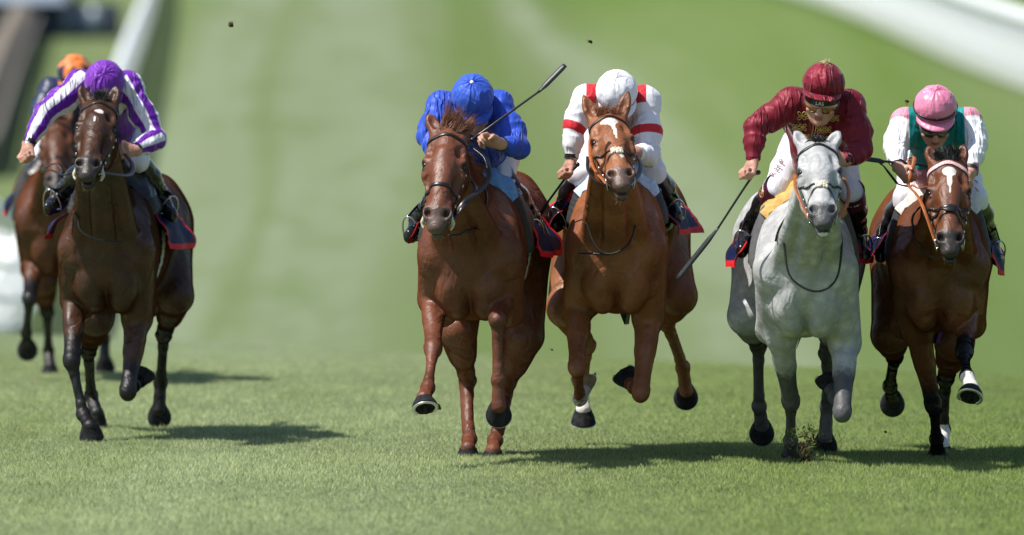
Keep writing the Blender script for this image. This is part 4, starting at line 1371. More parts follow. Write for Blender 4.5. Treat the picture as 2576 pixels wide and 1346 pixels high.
def build_rider(j):
    h = next(q for q in HORSES if q['key'] == j['on'])
    dc = h['dc']
    J = {k: W(p[0], p[1], dc + p[2]) for k, p in j['pts'].items()}
    be = R(j['beta']); rl = R(j.get('tilt', 0)); yw = R(j.get('yaw', 0))
    U = V(0, -math.cos(be), math.sin(be)); Fd = V(0, -math.sin(be), -math.cos(be)); Lt = V(1, 0, 0)
    Ry = np.array(Matrix.Rotation(yw, 3, 'Z')) @ np.array(Matrix.Rotation(rl, 3, 'Y'))
    U, Fd, Lt = Ry @ U, Ry @ Fd, Ry @ Lt
    C = J['cap']
    Hm = np.array([Fd, Lt, U])
    HC = C - U * .045 + Fd * .004
    root = empty('person', J['pelvis'] - V(0, 0, .35))
    tag(root, j['label'], 'person', 'jockeys riding in the race')
    allp = np.array(list(J.values()))
    lo, hi = allp.min(0) - .17, allp.max(0) + .17
    sh = unit(J['SR'] - J['SL'])
    nk = .5 * (J['SL'] + J['SR']) + V(0, -.02, .0)
    # ---------------- body: one continuous figure
    F = Field(lo, hi, j.get('grid', JGRID))
    hp = lambda a, b, c: HC + a * Fd + b * Lt + c * U
    F.ell(hp(-.005, 0, -.005), (.098, .078, .100), Hm, .03)
    F.ell(hp(.030, 0, -.060), (.066, .064, .070), Hm, .03)
    F.ell(hp(.048, 0, -.112), (.040, .044, .034), Hm, .03)
    F.cap(hp(.035, -.045, -.085), hp(.055, -.02, -.125), .022, .02, .02); F.cap(hp(.035, .045, -.085), hp(.055, .02, -.125), .022, .02, .02)
    F.cap(hp(.092, 0, -.035), hp(.112, 0, -.076), .010, .0135, .014)
    for s in (-1, 1):
        F.ell(hp(.104, s * .011, -.078), (.010, .009, .008), Hm, .008)
        F.cap(hp(.086, s * .014, -.024), hp(.070, s * .05, -.024), .012, .010, .012)
        F.ell(hp(.088, s * .031, -.040), (.013, .017, .010), Hm, .010, True)
        F.ell(hp(.080, s * .031, -.040), (.012, .012, .011), Hm, .004)
        F.ell(hp(.066, s * .05, -.070), (.02, .018, .016), Hm, .015)
        F.ell(hp(-.005, s * .080, -.05), (.018, .010, .03), Hm, .008)
    F.ell(hp(.093, 0, -.098), (.010, .021, .0065), Hm, .006)
    F.ell(hp(.091, 0, -.108), (.010, .018, .0065), Hm, .006)
    F.ell(hp(.106, 0, -.1030), (.012, .022, .0022), Hm, .003, True)
    F.ell(hp(.080, 0, -.130), (.018, .022, .016), Hm, .012)
    F.cap(hp(-.02, 0, -.08), nk, .052, .056, .04)
    P_, Ch = J['pelvis'], .35 * J['pelvis'] + .65 * nk
    F.cap(nk, Ch, .06, .075, .05, sh, 1.5); F.cap(Ch, P_, .075, .08, .05, sh, 1.3)
    hips = {}
    for s, c in ((-1, 'L'), (1, 'R')):
        F.cap(nk, J['S' + c], .05, .042, .03)
        F.cap(J['S' + c], J['E' + c], .038, .031, .02); F.cap(J['E' + c], J['W' + c], .030, .023, .02)
        hips[c] = P_ + sh * s * .08
        F.cap(hips[c], J['K' + c], .06, .045, .03); F.cap(J['K' + c], J['A' + c], .042, .028, .02); F.cap(J['A' + c], J['T' + c], .028, .022, .02)
        hd = j['hands'][c]
        fist(F, J['W' + c] + unit(J['W' + c] - J['E' + c]) * .012, V(*hd['d']), V(*hd['g']), hd.get('curl', (70, 160, 235)), .006, hd.get('thumb', (.5, .5, .5)), hd.get('sc', 1.0))
    v, q = F.mesh(1)
    L = (v - HC) @ Hm.T
    lips = np.where((L[:, 0] > .07), sstep(.024, .016, np.abs(L[:, 1])) * sstep(.014, .008, np.abs(L[:, 2] + .103)), 0)
    hair = np.where((L[:, 0] < .03) & (L[:, 2] > -.11) & (np.linalg.norm(L, axis=1) < .2), sstep(.035, .0, L[:, 0]), 0) * j.get('hair', 1.0)
    mesh_np('body', v, q, M_skin, root, True, {'mk': np.stack([lips, hair, 0 * lips, 0 * lips], 1)})
    # ---------------- jacket
    G = Field(lo, hi, CGRID)
    mid = .55 * nk + .45 * P_
    thick = j.get('thick', .092)
    hump = V(0, .03, j.get('hump', .035))
    F2 = G
    G.cap(nk + V(0, .05, -.03), mid + hump * .6, thick, thick + .016, .05, sh, 1.5)
    G.cap(mid + hump * .6, P_ + V(0, 0, .03), thick + .016, .098, .05, sh, 1.3)
    G.cap(nk + V(0, -.035, -.005), nk + V(0, .05, -.03), .060, .07, .05, sh, 1.1)
    bl = j.get('belly', .13)
    G.cap(nk + V(0, .07, -.10), mid + V(0, .0, -bl), .095, .105, .06, sh, 1.25)
    G.cap(mid + V(0, .0, -bl), P_ + V(0, -.10, -bl * .75), .105, .10, .05, sh, 1.2)
    for s, c in ((-1, 'L'), (1, 'R')):
        S_, E_, W_ = J['S' + c], J['E' + c], J['W' + c]
        a1, a2 = unit(E_ - S_), unit(W_ - E_)
        G.cap(nk + V(0, .06, -.02), S_, .072, .066, .05)
        G.cap(mid, S_ - a1 * -.02, .07, .06, .06)
        G.chain([S_, S_ + .5 * (E_ - S_), E_], [.067, .062, .054], .03)
        G.chain([E_, E_ + .45 * (W_ - E_), E_ + .88 * (W_ - E_)], [.053, .049, .036], .025)
        G.cap(E_ + .88 * (W_ - E_), E_ + 1.0 * (W_ - E_), .033, .032, .008)
        down = V(0, .2, -1)
        G.ell(S_ + .55 * (E_ - S_) + down * .015, (.08, .05, .05), None, .04)
    v, q = G.mesh(1)
    # wind-blown folds: displaced in and out of the surface
    N = G.grad(v)
    amp = np.full(len(v), .0028)
    fold = wob(v, .11, j['seed'], 6) * .9
    disp = 0
    for c in 'LR':
        S_, E_, W_ = J['S' + c], J['E' + c], J['W' + c]
        for a, b in ((S_, E_), (E_, W_)):
            d, t = seg_t(v, a, b)
            w = sstep(.13, .06, d) * sstep(0, .08, t) * sstep(1, .9, t)
            ln = np.linalg.norm(b - a)
            ph = t * ln * 2 * math.pi / .055 + 2.6 * wob(v, .13, j['seed'] + 3, 5)
            disp = disp + w * (.0034 * (1 - np.abs(np.sin(ph * .5)) * 2) * (.55 + .45 * wob(v, .09, j['seed'] + 4, 5)))
    tw = 1 - np.abs(wob(v * [1, .7, .7], .15, j['seed'] + 6, 6))
    disp = disp + .0065 * (tw - .6) + .003 * wob(v, .2, j['seed'], 5)
    v = v + N * disp[:, None]
    mk = j['mask'](v, J, nk, P_, sh, N) if 'mask' in j else np.zeros((len(v), 4))
    jac = mesh_np('jacket', v, q, j['silk'], root, True, {'mk': mk})
    for s, c in ((-1, 'L'), (1, 'R')):
        S = Soup(); a2 = unit(J['W' + c] - J['E' + c]); p = J['W' + c] - a2 * .018
        S.tube([p, p + a2 * .020], [.0375, .0365], 20, cap=False); S.build('cuff', j.get('cuff', M_black), jac)
    # ---------------- breeches
    B = Field(lo, hi, .009)
    B.ell(P_ + V(0, .02, -.01), (.135, .12, .105), np.array([sh, unit(np.cross(sh, V(0, 0, 1))), V(0, 0, 1)]), .04)
    for c in 'LR':
        K = J['K' + c]
        B.chain([hips[c] + V(0, .03, .0), .5 * (hips[c] + K), K], [.100, .078, .060], .04)
        sh_ = unit(J['A' + c] - K)
        B.cap(K, K + sh_ * .05, .062, .055, .02)
    v, q = B.mesh(2)
    N = B.grad(v)
    v = v + N * (.0035 * (1 - np.abs(wob(v, .10, j['seed'] + 8, 6)) * 1.4))[:, None]
    br = mesh_np('breeches', v, q, j.get('breeches', M_white_breeches), root, True, {'mk': np.zeros((len(v), 4))})
    # ---------------- boots
    for c in 'LR':
        K, A, T_ = J['K' + c], J['A' + c], J['T' + c]
        sh_ = unit(A - K); ft = unit(T_ - A)
        lo2 = np.min([K, A, T_], 0) - .13; hi2 = np.max([K, A, T_], 0) + .13
        b = Field(lo2, hi2, .0065)
        b.chain([K + sh_ * .03, K + sh_ * .15, .75 * A + .25 * K, A], [.060, .062, .047, .044], .02)
        dn = V(0, 0, -1)
        b.cap(A, A + dn * .045 - ft * .02, .044, .036, .02)
        b.cap(A + dn * .02, T_, .043, .030, .02)
        b.cap(A + dn * .055, T_ + dn * .018, .034, .026, .015)
        v, q = b.mesh(1)
        N = b.grad(v); d_, t_ = seg_t(v, K, A)
        v = v + N * (.0028 * np.sin(t_ * 38 + 2 * wob(v, .1, 5)) * sstep(.5, .9, t_) + .0012 * wob(v, .05, 7))[:, None]
        bo = mesh_np('boot', v, q, M_gloss, root)
        if 'boot_top' in j:
            S = Soup(); a, bb = j.get('top_at', (-.03, .06))
            rr = np.interp(np.linspace(a, bb, 8), [-.05, .0, .08, .15], [.070, .068, .066, .066])
            S.tube([K + sh_ * t for t in np.linspace(a, bb, 8)], rr, 26, cap=False); S.build('boot_top', j['boot_top'], bo)
            if j.get('boot_mark') and c == 'L':
                p = K + sh_ * .022; side = unit(V(-.72, -.70, .1)); n = unit(side - sh_ * (side @ sh_))
                pc = p + n * .0705
                S = Soup(); x = unit(np.cross(n, sh_)); 
                S.tube([pc + .019 * (math.cos(q_) * x + math.sin(q_) * sh_) for q_ in np.linspace(.6, 6.6, 30)], .0018, 6)
                S.build('emblem', j['boot_mark'], bo)
                text_on('emblem', 'R', pc, np.cross(-sh_, n), n, .036, j['boot_mark'], bo)
    # ---------------- headgear
    build_cap(j, C, U, Fd, Lt, root)
    if 'goggles' in j: build_goggles(j, HC, U, Fd, Lt, root)
    if 'extra' in j: j['extra'](j, J, G, dc, root, jac, br, B)
    return root

def build_whip(label, pts, dc):
    """pts: butt, grip, start of the flap, tip as (px, py, depth) triples."""
    p = [W(a, b, dc + c) for a, b, c in pts]
    root = empty('whip', p[0]); tag(root, label, 'whip', 'riding whips')
    sp = spline(p[:3], 40)
    S = Soup(); S.tube(sp, np.interp(np.linspace(0, 1, 40), [0, .3, .36, 1], [.0098, .0092, .0066, .0056]), 10); S.build('shaft', M_black, root)
    S = Soup(); S.ball(p[0], .0125); S.build('butt_cap', M_black, root)
    S = Soup()
    d = unit(p[3] - p[2]); k = np.linspace(0, 1, 14)
    S.tube(p[2] - d * .01 + np.outer(k, p[3] - p[2] + d * .01), np.interp(k, [0, .12, .25, .9, 1], [.007, .0095, .0155, .0155, .0135]), 12, flat=.62, up=V(0, -.6, .8)); S.build('flap', M_padflap, root)
    return root
# ------------------------------------------------------------------ the six horses, measured from the photograph
M_whisk = plain('whisker', (.30, .26, .2), .6)
M_hair_black = plain('hair_black', (.012, .011, .011), .45, .5, 0, .4, 80)
M_hair_chestnut = plain('hair_chestnut', (.16, .05, .022), .5, .5, 0, .4, 80)
M_hair_light = plain('hair_light_chestnut', (.24, .085, .035), .5, .5, 0, .4, 80)
M_hair_grey = plain('hair_grey', (.34, .34, .35), .6, .4, 0, .4, 80)
M_letter = plain('lettering_white', (.78, .77, .72), .6, .3, 0, .05, 40)
M_girth = plain('girth_web', (.42, .43, .40), .8, .2, 0, .2, 80, .2)
M_cloth = silk_mat('saddle_cloth', [(.006, .011, .055), (.60, .012, .02)], .7, .2, .0, .25)
M_chamois = plain('chamois', (.52, .33, .11), .85, .2, 0, .25, 30, .4)
M_bluepad = plain('blue_cloth', (.16, .36, .66), .8, .2, 0, .15, 50, .3)
M_palepad = plain('pale_blue_pad', (.50, .62, .76), .8, .2, 0, .15, 50, .3)
M_fleece = plain('fleece_pad', (.60, .58, .54), .9, .2, 0, .25, 70, .7)
M_pinkbrow = plain('pink_browband', (.70, .42, .46), .5, .4, 0, .5, 120, .3)

HORSES = []
HORSES.append(dict(key='bay_left', seed=11, dc=50.0, chest=(266, 797), rear=338, hw=.30, cw=.242, theta=50, dh=-.55,
    eyes=((187, 316), (293, 320)), nose=(227, 404), ears=((211, 252, 201, 212), (285, 252, 293, 213)),
    front=[dict(elbow=(190, 752), knee=(180, 908), fet=(209, 1042), hoof=(226, 1072), s=(-1, -1, -1), phi=28, roll=8),
           dict(elbow=(345, 800), knee=(322, 985), fet=(338, 968), hoof=(352, 958), s=(-1, 1, 1), phi=150, roll=-25, L2=.28)],
    hind=[dict(stifle=(240, 800), hock=(222, 884), fet=(229, 995), hoof=(243, 1040), s=(1, 1, -1), phi=22, roll=-8),
          dict(stifle=(440, 745), hock=(412, 842), fet=(404, 962), hoof=(400, 1030), s=(1, 1, 1), phi=62)],
    points=1.0, point_from=.62, star=[(.135, .012, .02, .022), (.15, .02, .012, .016), (.21, .0, .022, .004)],
    hair=M_hair_black, forelock=dict(w=.025, dir=(0, .1, .95), len=.085, n=24, fan=5, curl=.3, droop=.6),
    mat=('coat_dark_bay', (.042, .020, .012), (.088, .036, .018), (.010, .009, .010)),
    bridle=dict(nose=None, bone=True), tail=1,
    label='dark bay horse with a small white star, carrying the rider in purple and white',
    reins=[([(104, 432, -.42), (128, 428, -.5), (160, 440, -.62), 'L'], M_black, .022), ([(104, 424, -.42), (140, 412, -.45), (158, 428, -.5), (150, 446, -.55), (175, 448, -.65), 'L'], M_black, .022),
           (['R', (300, 440, -.6), (328, 438, -.45), (333, 415, -.3), (315, 388, -.2)], M_black, .028)],
    yoke=[[(193, 530, -.1), (200, 575, -.12), (230, 598, -.14), (280, 609, -.14), (309, 610, -.12)]],
    saddle=dict(label='black racing saddle on the dark bay horse at the left', cloth_label='navy red-edged saddle cloth on the dark bay horse with the purple rider',
        span=(-1.62, 1.78), t0=.40, t1=1.05, flare=.10, flare_l=.15, pad_to=1.1, front_mat=M_black, feet=(((150, 490, 0.69), (122, 522, 0.56)), ((405, 490, 0.64), (432, 540, 0.52))))))
HORSES.append(dict(key='chestnut', seed=22, dc=47.25, chest=(1178, 815), rear=1240, hw=.285, cw=.252, theta=36, dh=-.55,
    eyes=((1062, 408), (1172, 414)), nose=(1099, 534), ears=((1083, 338, 1076, 284), (1176, 334, 1192, 294)),
    front=[dict(elbow=(1092, 752), knee=(1089, 878), fet=(1076, 975), hoof=(1066, 1002), s=(-1, -1, -1), phi=-32, roll=8),
           dict(elbow=(1262, 745), knee=(1252, 805), fet=(1254, 955), hoof=(1254, 1022), s=(-1, 1, 1), phi=58)],
    hind=[dict(stifle=(1150, 830), hock=(1176, 956), fet=(1181, 1105), hoof=(1177, 1128), s=(1, -1, -1), phi=10),
          dict(stifle=(1318, 845), hock=(1268, 985), fet=(1244, 1108), hoof=(1240, 1134), s=(1, -1, -1), phi=10)],
    points=0.0, knee_dark=.0, hair=M_hair_chestnut, forelock=dict(w=.05, dir=(.50, .35, .80), len=.135, n=34, fan=2, curl=.55, droop=.25, spread=.24),
    mat=('coat_liver_chestnut', (.118, .040, .022), (.19, .066, .035), (.03, .014, .010)),
    bridle=dict(nose='band', bone=True), muzzle=.85, tail=1,
    label='red chestnut horse with no white on its face under the rider in royal blue',
    reins=[(['R', (1170, 505, -.65), (1208, 478, -.5), (1229, 445, -.35), (1222, 400, -.28), (1192, 372, -.22)], M_black, .026), (['R', (1165, 520, -.68), (1195, 478, -.5), (1180, 445, -.3), (1172, 420, -.3)], M_black, .02)],
    yoke=[[(1225, 470, .1), (1222, 510, .0), (1208, 560, -.1), (1172, 588, -.18), (1128, 592, -.2)]],
    saddle=dict(label='black racing saddle with a bright blue front pad on the red chestnut', cloth_label='navy red-edged saddle cloth with white lettering on the red chestnut',
        span=(-1.65, 1.84), t0=.48, t1=1.14, flare=.11, front_mat=M_bluepad, text=[('ubai', 1, .72, 1.45, .07, .5)],
        feet=(((1052, 552, 0.74), (1030, 590, 0.64)), ((1338, 548, 0.69), (1345, 600, 0.56))))))
HORSES.append(dict(key='light_chestnut', seed=33, dc=47.9, chest=(1548, 798), rear=1560, hw=.345, cw=.238, theta=55, dh=-.55,
    eyes=((1489, 354), (1592, 347)), nose=(1559, 430), ears=((1489, 293, 1466, 237), (1569, 286, 1581, 227)),
    front=[dict(elbow=(1455, 775), knee=(1451, 925), fet=(1459, 1002), hoof=(1468, 978), s=(-1, 1, 1), phi=150, pale=True),
           dict(elbow=(1630, 798), knee=(1611, 988), fet=(1594, 972), hoof=(1583, 962), s=(-1, 1, 1), phi=152, roll=35)],
    hind=[dict(stifle=(1424, 775), hock=(1477, 868), fet=(1464, 985), hoof=(1467, 1032), s=(1, 1, -1), phi=18),
          dict(stifle=(1704, 745), hock=(1676, 812), fet=(1717, 925), hoof=(1725, 982), s=(1, 1, 1), phi=66)],
    points=.35, knee_dark=.15, point_from=1.0, socks={0: .05, 2: .16}, star=[(.098, -.004, .022, .044), (.118, 0, .030, .030), (.142, .004, .03, .018), (.19, .010, .07, .0085), (.245, .013, .03, .006), (.40, .02, .022, .010)],
    hair=M_hair_light, forelock=dict(w=.045, dir=(-.05, .1, .95), len=.10, n=12, fan=3, curl=.9, droop=.9, spread=.35),
    mat=('coat_light_chestnut', (.235, .086, .037), (.33, .130, .058), (.07, .025, .014)),
    bridle=dict(nose='cross'), muzzle=.8, tail=-1,
    label='light chestnut horse with a white star and stripe under the white and red rider',
    reins=[(['L', (1492, 420, -.6), (1484, 370, -.4), (1492, 325, -.25), (1500, 318, -.2)], M_tan, .022), (['R', (1606, 440, -.6), (1612, 415, -.45), (1602, 392, -.25)], M_black, .024), (['L', (1500, 455, -.6), (1480, 430, -.45), (1478, 395, -.3)], M_black, .02)],
    yoke=[[(1484, 470, .0), (1476, 520, -.05), (1484, 590, -.12), (1505, 628, -.16), (1530, 640, -.18), (1560, 632, -.18), (1585, 608, -.15), (1600, 560, -.08), (1596, 475, .0)], [(1457, 637, -.1), (1490, 638, -.14), (1530, 641, -.16)]],
    saddle=dict(label='black racing saddle with a pale blue front pad on the light chestnut', cloth_label='navy red-edged saddle cloth with its rear corner blown up on the light chestnut',
        span=(-1.55, 1.60), t0=.44, t1=1.1, flare=.13, flare_l=.17, pad_to=1.4, front_mat=M_palepad, lift=[(1, .0, .02, .0)], text=[('ubai', 1, .80, 1.15, .06, -.5)],
        feet=(((1412, 530, 0.64), (1395, 566, 0.54)), ((1688, 510, 0.64), (1702, 545, 0.54))))))
HORSES.append(dict(key='grey', seed=44, dc=47.0, chest=(2024, 858), rear=2010, hw=.325, cw=.238, theta=50, dh=-.55,
    eyes=((2010, 428), (2112, 427)), nose=(2065, 521), ears=((2011, 374, 1998, 326), (2103, 374, 2112, 327)),
    front=[dict(elbow=(1965, 845), knee=(1989, 1011), fet=(1988, 1108), hoof=(1987, 1142), s=(1, 1, 1), phi=24),
           dict(elbow=(2124, 862), knee=(2118, 1038), fet=(2100, 998), hoof=(2089, 975), s=(-1, 1, 1), phi=150, roll=18)],
    hind=[dict(stifle=(1880, 795), hock=(1907, 868), fet=(1909, 1022), hoof=(1916, 1070), s=(1, 1, 1), phi=62),
          dict(stifle=(2105, 790), hock=(2080, 888), fet=(2080, 1020), hoof=(2075, 1100), s=(1, 1, 1), phi=50)],
    points=.85, point_from=.42, knee_dark=.8, lip_white=True,
    hair=M_hair_black, forelock=dict(w=.012, dir=(0, .1, .95), len=.05, n=30, fan=4, curl=.8, droop=.9, spread=.5),
    mat=('coat_grey', (.54, .55, .56), (.63, .635, .64), (.085, .086, .09)), dapple=.65, sweat=.25, skin=(.07, .07, .075),
    bridle=dict(nose='cross'), muzzle=.8, tail=-1,
    label='grey horse with dark dappled legs carrying the rider in maroon',
    reins=[(['L', (2004, 485, -.62), (1999, 462, -.5), (2000, 440, -.35)], M_tan, .018), (['R', (2124, 524, -.62), (2133, 500, -.5), (2133, 475, -.4), (2122, 448, -.25)], M_tan, .02)],
    yoke=[[(2003, 505, -.2), (1985, 545, -.15), (1962, 585, -.1), (1940, 606, -.08)], [(1985, 560, -.1), (1975, 625, -.12), (1981, 685, -.16), (2005, 715, -.18), (2050, 735, -.2), (2090, 720, -.18), (2110, 685, -.15), (2116, 620, -.08), (2112, 560, .0)]],
    saddle=dict(label='grey racing saddle pad and saddle with a yellow chamois on the grey horse', cloth_label='navy red-edged saddle cloth on the grey horse',
        span=(-1.75, 1.72), t0=.50, flare=.08, flare_l=.13, front_mat=M_chamois, pad='grey', text=[],
        feet=(((1882, 575, 0.74), (1866, 628, 0.62)), ((2158, 580, 0.74), (2172, 638, 0.62))))))
HORSES.append(dict(key='bay_right', seed=55, dc=47.4, chest=(2360, 845), rear=2344, hw=.30, cw=.228, theta=41, dh=-.55,
    eyes=((2336, 480), (2435, 480)), nose=(2384, 594), ears=((2340, 424, 2332, 365), (2419, 420, 2423, 361)),
    front=[dict(elbow=(2308, 828), knee=(2348, 1020), fet=(2355, 1104), hoof=(2357, 1136), s=(1, 1, 1), phi=20),
           dict(elbow=(2432, 780), knee=(2425, 886), fet=(2431, 945), hoof=(2443, 976), s=(-1, -1, -1), phi=-38, roll=-14)],
    hind=[dict(stifle=(2240, 842), hock=(2250, 898), fet=(2238, 972), hoof=(2245, 1000), s=(1, 1, 1), phi=70),
          dict(stifle=(2400, 862), hock=(2378, 952), fet=(2372, 1080), hoof=(2369, 1122), s=(1, 1, -1), phi=8)],
    points=1.0, point_from=.70, socks={1: .02, 3: .02}, star=[(.125, .004, .032, .03), (.11, .004, .025, .034), (.18, .004, .05, .012), (.235, .006, .03, .006)],
    hair=M_hair_black, forelock=dict(w=.05, dir=(-.05, .1, .95), len=.105, n=55, fan=3, curl=.35, droop=.9, spread=.22),
    mat=('coat_bay', (.098, .035, .017), (.185, .065, .029), (.010, .009, .010)),
    bridle=dict(nose='cross', sheep=False, straight=True, brow=M_pinkbrow, brow_w=.026), tail=-1,
    label='bay horse with a white star and a pink and white browband at the far right',
    reins=[(['L', (2322, 522, -.6), (2305, 490, -.42), (2284, 465, -.28), (2290, 440, -.25), (2300, 398, -.2), (2286, 402, -.15), (2292, 440, -.2)], M_tan, .021), ([(2332, 470, -.35), (2312, 474, -.3), (2294, 466, -.25)], M_tan, .02), ([(2256, 462, -.15), (2236, 436, -.1), (2222, 418, -.1), (2214, 412, -.12), (2222, 408, -.12)], M_black, .02), ([(2290, 470, -.25), (2268, 466, -.22), (2256, 462, -.15)], M_tan, .022)],
    yoke=[[(2304, 520, -.05), (2292, 560, -.1), (2304, 600, -.14), (2318, 632, -.17), (2340, 645, -.2), (2362, 650, -.22)]],
    saddle=dict(label='black racing saddle with a fleece pad on the bay horse with pink browband', cloth_label='navy red-edged saddle cloth on the bay horse with pink browband',
        span=(-1.75, 1.95), t0=.50, t1=1.08, flare=.12, flare_l=.12, front_mat=M_fleece, text=[('TU', 1, .6, 1.70, .05, 0)], girth_mat='purple',
        feet=(((2226, 590, 0.74), (2214, 642, 0.64)), ((2490, 600, 0.74), (2508, 650, 0.64))))))
HORSES.append(dict(key='bay_behind', seed=66, dc=58.4, chest=(150, 700), rear=158, hw=.29, cw=.26, theta=46, dh=-.55, grid=.011,
    eyes=((98, 366), (184, 360)), nose=(146, 442), ears=((112, 305, 104, 268), (170, 300, 178, 262)),
    front=[dict(elbow=(88, 655), knee=(73, 752), fet=(66, 838), hoof=(68, 866), s=(-1, 1, 1), phi=68),
           dict(elbow=(212, 690), knee=(224, 822), fet=(232, 800), hoof=(236, 790), s=(-1, 1, 1), phi=140)],
    hind=[dict(stifle=(105, 705), hock=(119, 785), fet=(122, 882), hoof=(126, 922), s=(1, 1, -1), phi=6),
          dict(stifle=(215, 700), hock=(250, 780), fet=(263, 852), hoof=(263, 905), s=(1, 1, 1), phi=45)],
    points=1.0, point_from=.6, hair=M_hair_black, forelock=dict(w=.03, dir=(0, .2, .95), len=.09, n=16),
    mat=('coat_dark_brown_bay', (.075, .026, .012), (.13, .045, .018), (.012, .011, .012)),
    bridle=dict(nose='band'), tail=1,
    label='out-of-focus bay horse running behind the purple and white rider',
    saddle=dict(label='racing saddle on the blurred bay horse behind', cloth_label='navy and red saddle cloth on the blurred bay horse behind',
        span=(-1.7, 1.7), t0=.5, flare=.08, front_mat=M_black, feet=(((70, 485, 0.74), (58, 512, 0.64)), ((235, 490, 0.74), (240, 520, 0.64))))))
for h_ in HORSES:
    nm, base, warm, dark = h_['mat']
    h_['mat'] = coat_mat(nm, base, warm, dark, dapple=h_.get('dapple', 0), sweat=h_.get('sweat', .5), skin=h_.get('skin', (.035, .028, .026) if 'chestnut' not in nm else (.10, .065, .055)))
    if h_['saddle'].get('pad') == 'grey': h_['saddle']['pad'] = plain('grey_foam_pad', (.10, .10, .105), .75, .3, 0, .15, 30, .15)
    if h_['saddle'].get('girth_mat') == 'purple': h_['saddle']['girth_mat'] = plain('purple_girth', (.16, .05, .36), .7, .3, 0, .2, 60, .2)
# ------------------------------------------------------------------ riders, measured from the photograph
M_skin = skin_mat('skin', (.50, .27, .20), (.40, .19, .13))
M_padflap = plain('whip_flap', (.018, .022, .026), .45, .5, 0, .3, 50, .15)
M_gold = plain('gold_braid', (.60, .42, .12), .45, .5, .25, .15, 90, .2)
M_cream = plain('cream_wool', (.66, .60, .36), .9, .2, 0, .2, 90)
M_lens_dark = plain('lens_dark', (.04, .035, .03), .06, .7, 0, .2, 8, 0, .8)
M_lens_amber = plain('lens_amber', (.26, .10, .02), .06, .8, .35, .5, 12, 0, 1.0)
M_frame = plain('goggle_frame', (.008, .008, .008), .25, .5)
M_navy = plain('navy_nylon', (.01, .02, .09), .5, .4, 0, .2, 40)
M_maroon_top = plain('maroon_nylon', (.085, .008, .03), .6, .3, 0, .15, 60)

def arm_coords(P, S, E, W_):
    """(distance to the arm, position 0..2 along it, angle round it, upper-arm t)"""
    d1, t1 = seg_t(P, S, E); d2, t2 = seg_t(P, E, W_)
    use2 = d2 < d1
    d = np.where(use2, d2, d1)
    pos = np.where(use2, 1 + t2, t1)
    ax = np.where(use2[:, None], unit(W_ - E), unit(E - S))
    c = np.where(use2[:, None], E + t2[:, None] * (W_ - E), S + t1[:, None] * (E - S))
    r = P - c
    ref = unit(np.cross(unit(E - S), unit(W_ - E)) + V(0, -.6, .3))
    u = ref - ax * (ax @ ref)[:, None]; u /= np.linalg.norm(u, axis=1, keepdims=True)
    w = np.cross(ax, u)
    return d, pos, np.arctan2((r * w).sum(1), (r * u).sum(1))

def sleeve(P, J, nk):
    out = []
    for c in 'LR':
        d, pos, an = arm_coords(P, J['S' + c], J['E' + c], J['W' + c])
        sgn = -1 if c == 'L' else 1
        # outside the shoulder seam: further out than the shoulder point
        axu = unit(J['E' + c] - J['S' + c])
        along = (P - J['S' + c]) @ axu
        out.append((d, pos, an, along))
    return out

def mask_purple(P, J, nk, P_, sh, N):
    m = np.zeros((len(P), 4))
    for d, pos, an, along in sleeve(P, J, nk):
        stripe = np.sin(an * 4 + .9 + .5 * np.sin(pos * 2.2)) * .05
        m[:, 0] = np.maximum(m[:, 0], np.where(d < .125, np.clip(.5 + np.minimum(stripe, (along + .03)) * 5, 0, 1), 0))
    return m

def mask_red(P, J, nk, P_, sh, N):
    m = np.zeros((len(P), 4))
    lat = np.abs((P - nk) @ sh)
    for (d, pos, an, along), c in zip(sleeve(P, J, nk), 'LR'):
        band = .022 - np.abs(along - (.175 if c == 'L' else .185))
        m[:, 0] = np.maximum(m[:, 0], np.where((d < .12) & (pos < 1.25), np.clip(.5 + band * 12, 0, 1), 0))
    brace = .026 - np.abs(lat - .125)
    inner = np.minimum(brace, np.minimum.reduce([-(s[3]) + .05 for s in sleeve(P, J, nk)]))
    m[:, 0] = np.maximum(m[:, 0], np.clip(.5 + inner * 12, 0, 1))
    return m

def mask_pink(P, J, nk, P_, sh, N):
    m = np.zeros((len(P), 4))
    lat = np.abs((P - nk) @ sh)
    along = np.maximum(*[s[3] for s in sleeve(P, J, nk)])
    m[:, 0] = np.clip(.5 + np.minimum(lat - .13, .03 - along) * 10, 0, 1)
    low = (P - nk)[:, 2] + .20
    m[:, 0] = np.maximum(m[:, 0], np.clip(.5 + np.minimum(-low, .20 - lat) * 10, 0, 1))
    m[:, 1] = np.clip(.5 + np.minimum.reduce([.138 - lat, .2 - along, (P - nk)[:, 2] + .24]) * 10, 0, 1)
    return m

def cap_star(th, ph):
    return np.clip(.5 + (th - R(50) + R(26) * (2 * np.abs(((ph * 6 / math.tau) % 1) - .5) * 2 - 1)) * 3, 0, 1)

def first_hit(Fd_, px, py, y0, y1):
    ys = np.arange(y0, y1, .003)
    P = np.array([W(px, py, y) for y in ys])
    d = Fd_.sample(P)
    i = np.argmax(d < .003)
    return P[i] if d[i] < .003 else None

